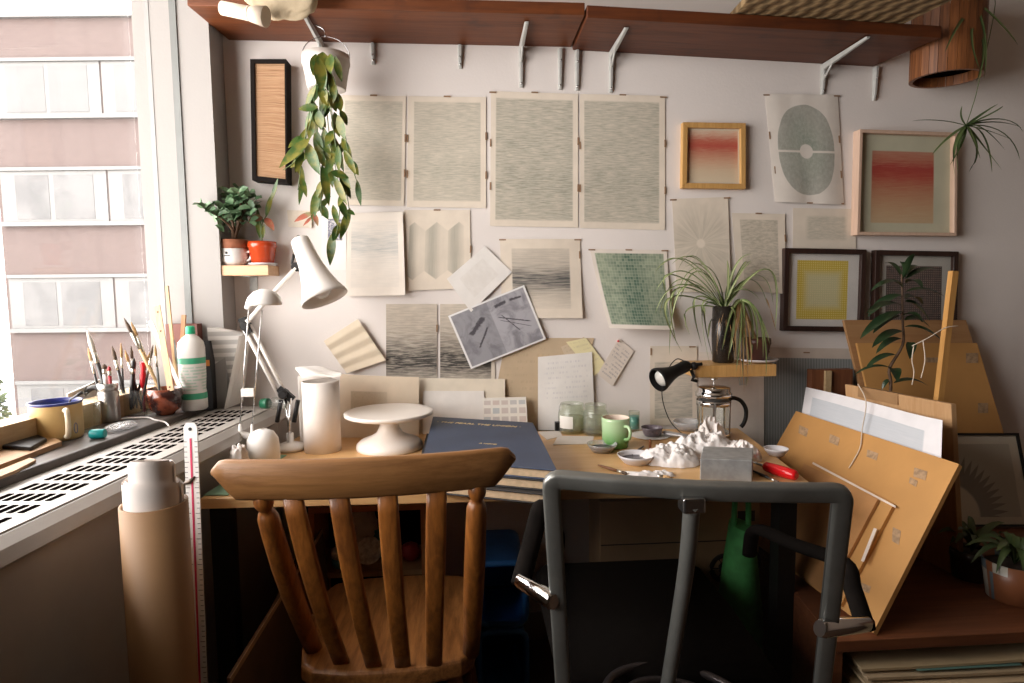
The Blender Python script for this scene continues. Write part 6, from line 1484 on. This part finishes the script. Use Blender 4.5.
P=[W(207,327,.150),W(243,334,.125),H(231,404,zT+.004),H(214,406,zT+.004)]
for p_ in P[2:]: p_.z=zT+.004
tag(build('louvred_panel',MB().prism(P,V((.012,.022,0))),M_pad),'grey louvred panel leaning in the corner behind the black book','panel')
P=[W(239,336,.165),W(247,338,.135),H(241,402,zT+.004),H(224,409,zT+.004)]
for p_ in P[2:]: p_.z=zT+.004
tag(build('white_board',MB().prism(P,V((.006,.006,0))),M_plate),'white board leaning at the right of the louvred panel by the lamp rods','board')
# bundle of sticks, rulers and reddish box behind bottle
a=W(176,340,.125); c=W(209,340,.125); zt=W(190,322,.125).z
lsbox('red_box',1.812,1.840,.990,1.085,ZS,W(190,325,.21).z,plain('box_redbrown',(.16,.045,.03),.5,0,.1),'dark red-brown box standing behind the white bottle at the pier','box')
def stick(name,p0,p1,w_,t_,mat,label,cat='ruler'):
    return tag(build(name,MB().bar(p0,p1,w_,t_,FWD),mat),label,cat)
def S2(px,py,s,z=None):   # pixel on plane square to the sill at distance s along it
    return PL(px,py,LP(s,0,1),DL)
hole=plain('hole_dark',(.06,.03,.02),.8)
r_=stick('wooden_ruler',S2(171,391,1.66),S2(157,306,1.72),.0175,.003,wood('ruler_wood',(.62,.40,.22),(.54,.32,.15),'z',20,.5),'broad pale wooden ruler with holes leaning on the window jamb')
for py,px in ((312,158),(331,161),(387,170)): q=S2(px,py,1.66+.06*(391-py)/85)-FWD*.0019; build('hole',MB().lathe(q,[(.0024,0),(.0024,.0009)],12,-FWD),hole,r_)
stick('white_ruler',S2(181,389,1.70),S2(150,321,1.76),.012,.003,M_hwhite,'white plastic ruler leaning behind the broad wooden ruler')
stick('wooden_stick',S2(177,388,1.74),S2(167,286,1.79),.008,.006,M_htan,'long thin tan stick leaning against the window jamb','stick')
stick('wooden_stick',S2(180,382,1.76),S2(184,315,1.80),.012,.006,plain('stick_orange',(.50,.24,.11),.5),'pointed orange-brown stick between the ruler and the bottle','stick')
stick('wooden_stick',S2(184,388,1.735),S2(173,340,1.765),.007,.005,M_alu,'grey aluminium strip leaning beside the broad wooden ruler','strip')
# brushes in the metal jar, pot and bowl
def inj(px,py,q): return PL(px,py,q,-FWD)
def jb(q,b_,t_,label,mh,mb_,r=.0032,lh=.62,lf=.16,group=None):
    p0=inj(*b_,q); p0.z=max(p0.z,ZS+.013); return brush(p0,inj(*t_,q),label,mh,mb_,r,lh,lf,group=group)
q1b=q1
jb(q1,(113,412),(87,330),'long dark tapered paintbrush with pale tip, tallest in the metal jar',M_hblack,plain('bristle_white',(.62,.58,.52),.8),.0055,.60,.12)
jb(q1,(104,412),(88,348),'slim dark paintbrush with orange tip leaning left in the metal jar',M_hblack,M_brisl,.0032,.60,.2)
jb(q1,(108,414),(104,364),'stubby white brush handle upright in the metal jar',M_hwhite,M_bris,.0055,.8,.1)
jb(q1,(113,414),(109,366),'crimson brush handle upright in the metal jar',M_hred,M_hred,.0040,.8,.1)
qb=q2+FWD*.0
jb(q2+FWD*.012,(124,409),(121,343),'slim pale tipped brush at the left of the clear pot',M_hblack,M_brisl,.0028)
jb(q2-FWD*.010,(128,409),(112,346),'black brush crossing left out of the clear pot',M_hblack,M_bris,.0042)
jb(q2,(142,409),(125,350),'silver ferrule brush in the middle of the clear pot',M_hblack,M_brisl,.0034,.55,.25)
jb(q2+FWD*.008,(137,409),(131,346),'grey handled brush behind the others in the clear pot',M_alu,M_bris,.0034,.5,.3)
jb(q2-FWD*.006,(141,410),(153,345),'silver tipped brush leaning right out of the clear pot',M_hblack,M_bris,.0032,.5,.3)
jb(q2-FWD*.012,(131,410),(134,358),'black marker pen standing in the clear pot',M_hblack,M_hblack,.0055,.7,.1)
jb(q2+FWD*.002,(133,410),(150,352),'thin black brush crossing to the right in the clear pot',M_hblack,M_brisl,.003,.6,.2)
pr=thing('red_peg','bright red plastic clip pen standing at the right of the clear pot','pen',inj(144,409,q2-FWD*.004))
p_=inj(144,408,q2-FWD*.004); p_.z=ZS+.006; t_=inj(143,362,q2-FWD*.004)
build('shaft',MB().tube([p_,p_+(t_-p_)*.5],.004,8),M_hred,pr); build('head',MB().tube([p_+(t_-p_)*.48,p_+(t_-p_)*.6,p_+(t_-p_)*.75,p_+(t_-p_)*.8,t_],[.006,.0095,.009,.006,.008],12),plain('peg_red',(.60,.012,.02),.35),pr)
q5=q3+FWD*.02
jb(q3+FWD*.005,(165,399),(124,318),'long tan handled flat brush leaning left from the lacquer bowl',M_htan,M_bris,.0042,.62,.2)
jb(q3+FWD*.010,(163,399),(131,322),'second tan handled brush beside the long flat brush in the bowl',M_htan,M_brisl,.0038,.62,.2)
jb(q3+FWD*.0,(160,399),(155,345),'short pale brush leaning in the lacquer bowl',M_alu,M_brisl,.003,.6,.2)
# goggles-like dark shape behind the metal jar, white cable
c0=onS(86,420); 
tag(build('picture_stand',MB().prism([onS(70,424)+FWD*.0,onS(112,412),PL(108,376,onS(112,412),-FWD),PL(68,394,onS(70,424),-FWD)],NL*-.006),plain('stand_grey',(.34,.31,.28),.6,0,.1)),'grey board propped against the window behind the metal jar','board')
tag(build('black_goggles',MB().tube(spline([PL(80,404,q1+FWD*.03,-FWD),PL(86,392,q1+FWD*.03,-FWD),PL(96,387,q1+FWD*.03,-FWD),PL(101,398,q1+FWD*.03,-FWD)],4),.009,8),M_dark) if False else build('black_strap',MB().tube(spline([onS(78,424)+V((0,0,.008)),PL(82,398,q1+FWD*.028,-FWD),PL(92,388,q1+FWD*.028,-FWD),PL(101,392,q1+FWD*.028,-FWD),onS(104,416)+V((0,0,.008))],5),.0075,8),M_dark),'black curved strap standing behind the metal jar','strap')
tag(build('white_cable',MB().tube(spline([onS(119,419,ZS+.003),onS(135,418,ZS+.003),onS(148,417.5,ZS+.003),onS(155,420,ZS+.002),LP(1.60,.975,ZS-.004),LP(1.585,.955,zT+.006)],6),.0022,6),M_hwhite),'white cable running over the sill edge below the clear pot','cable')
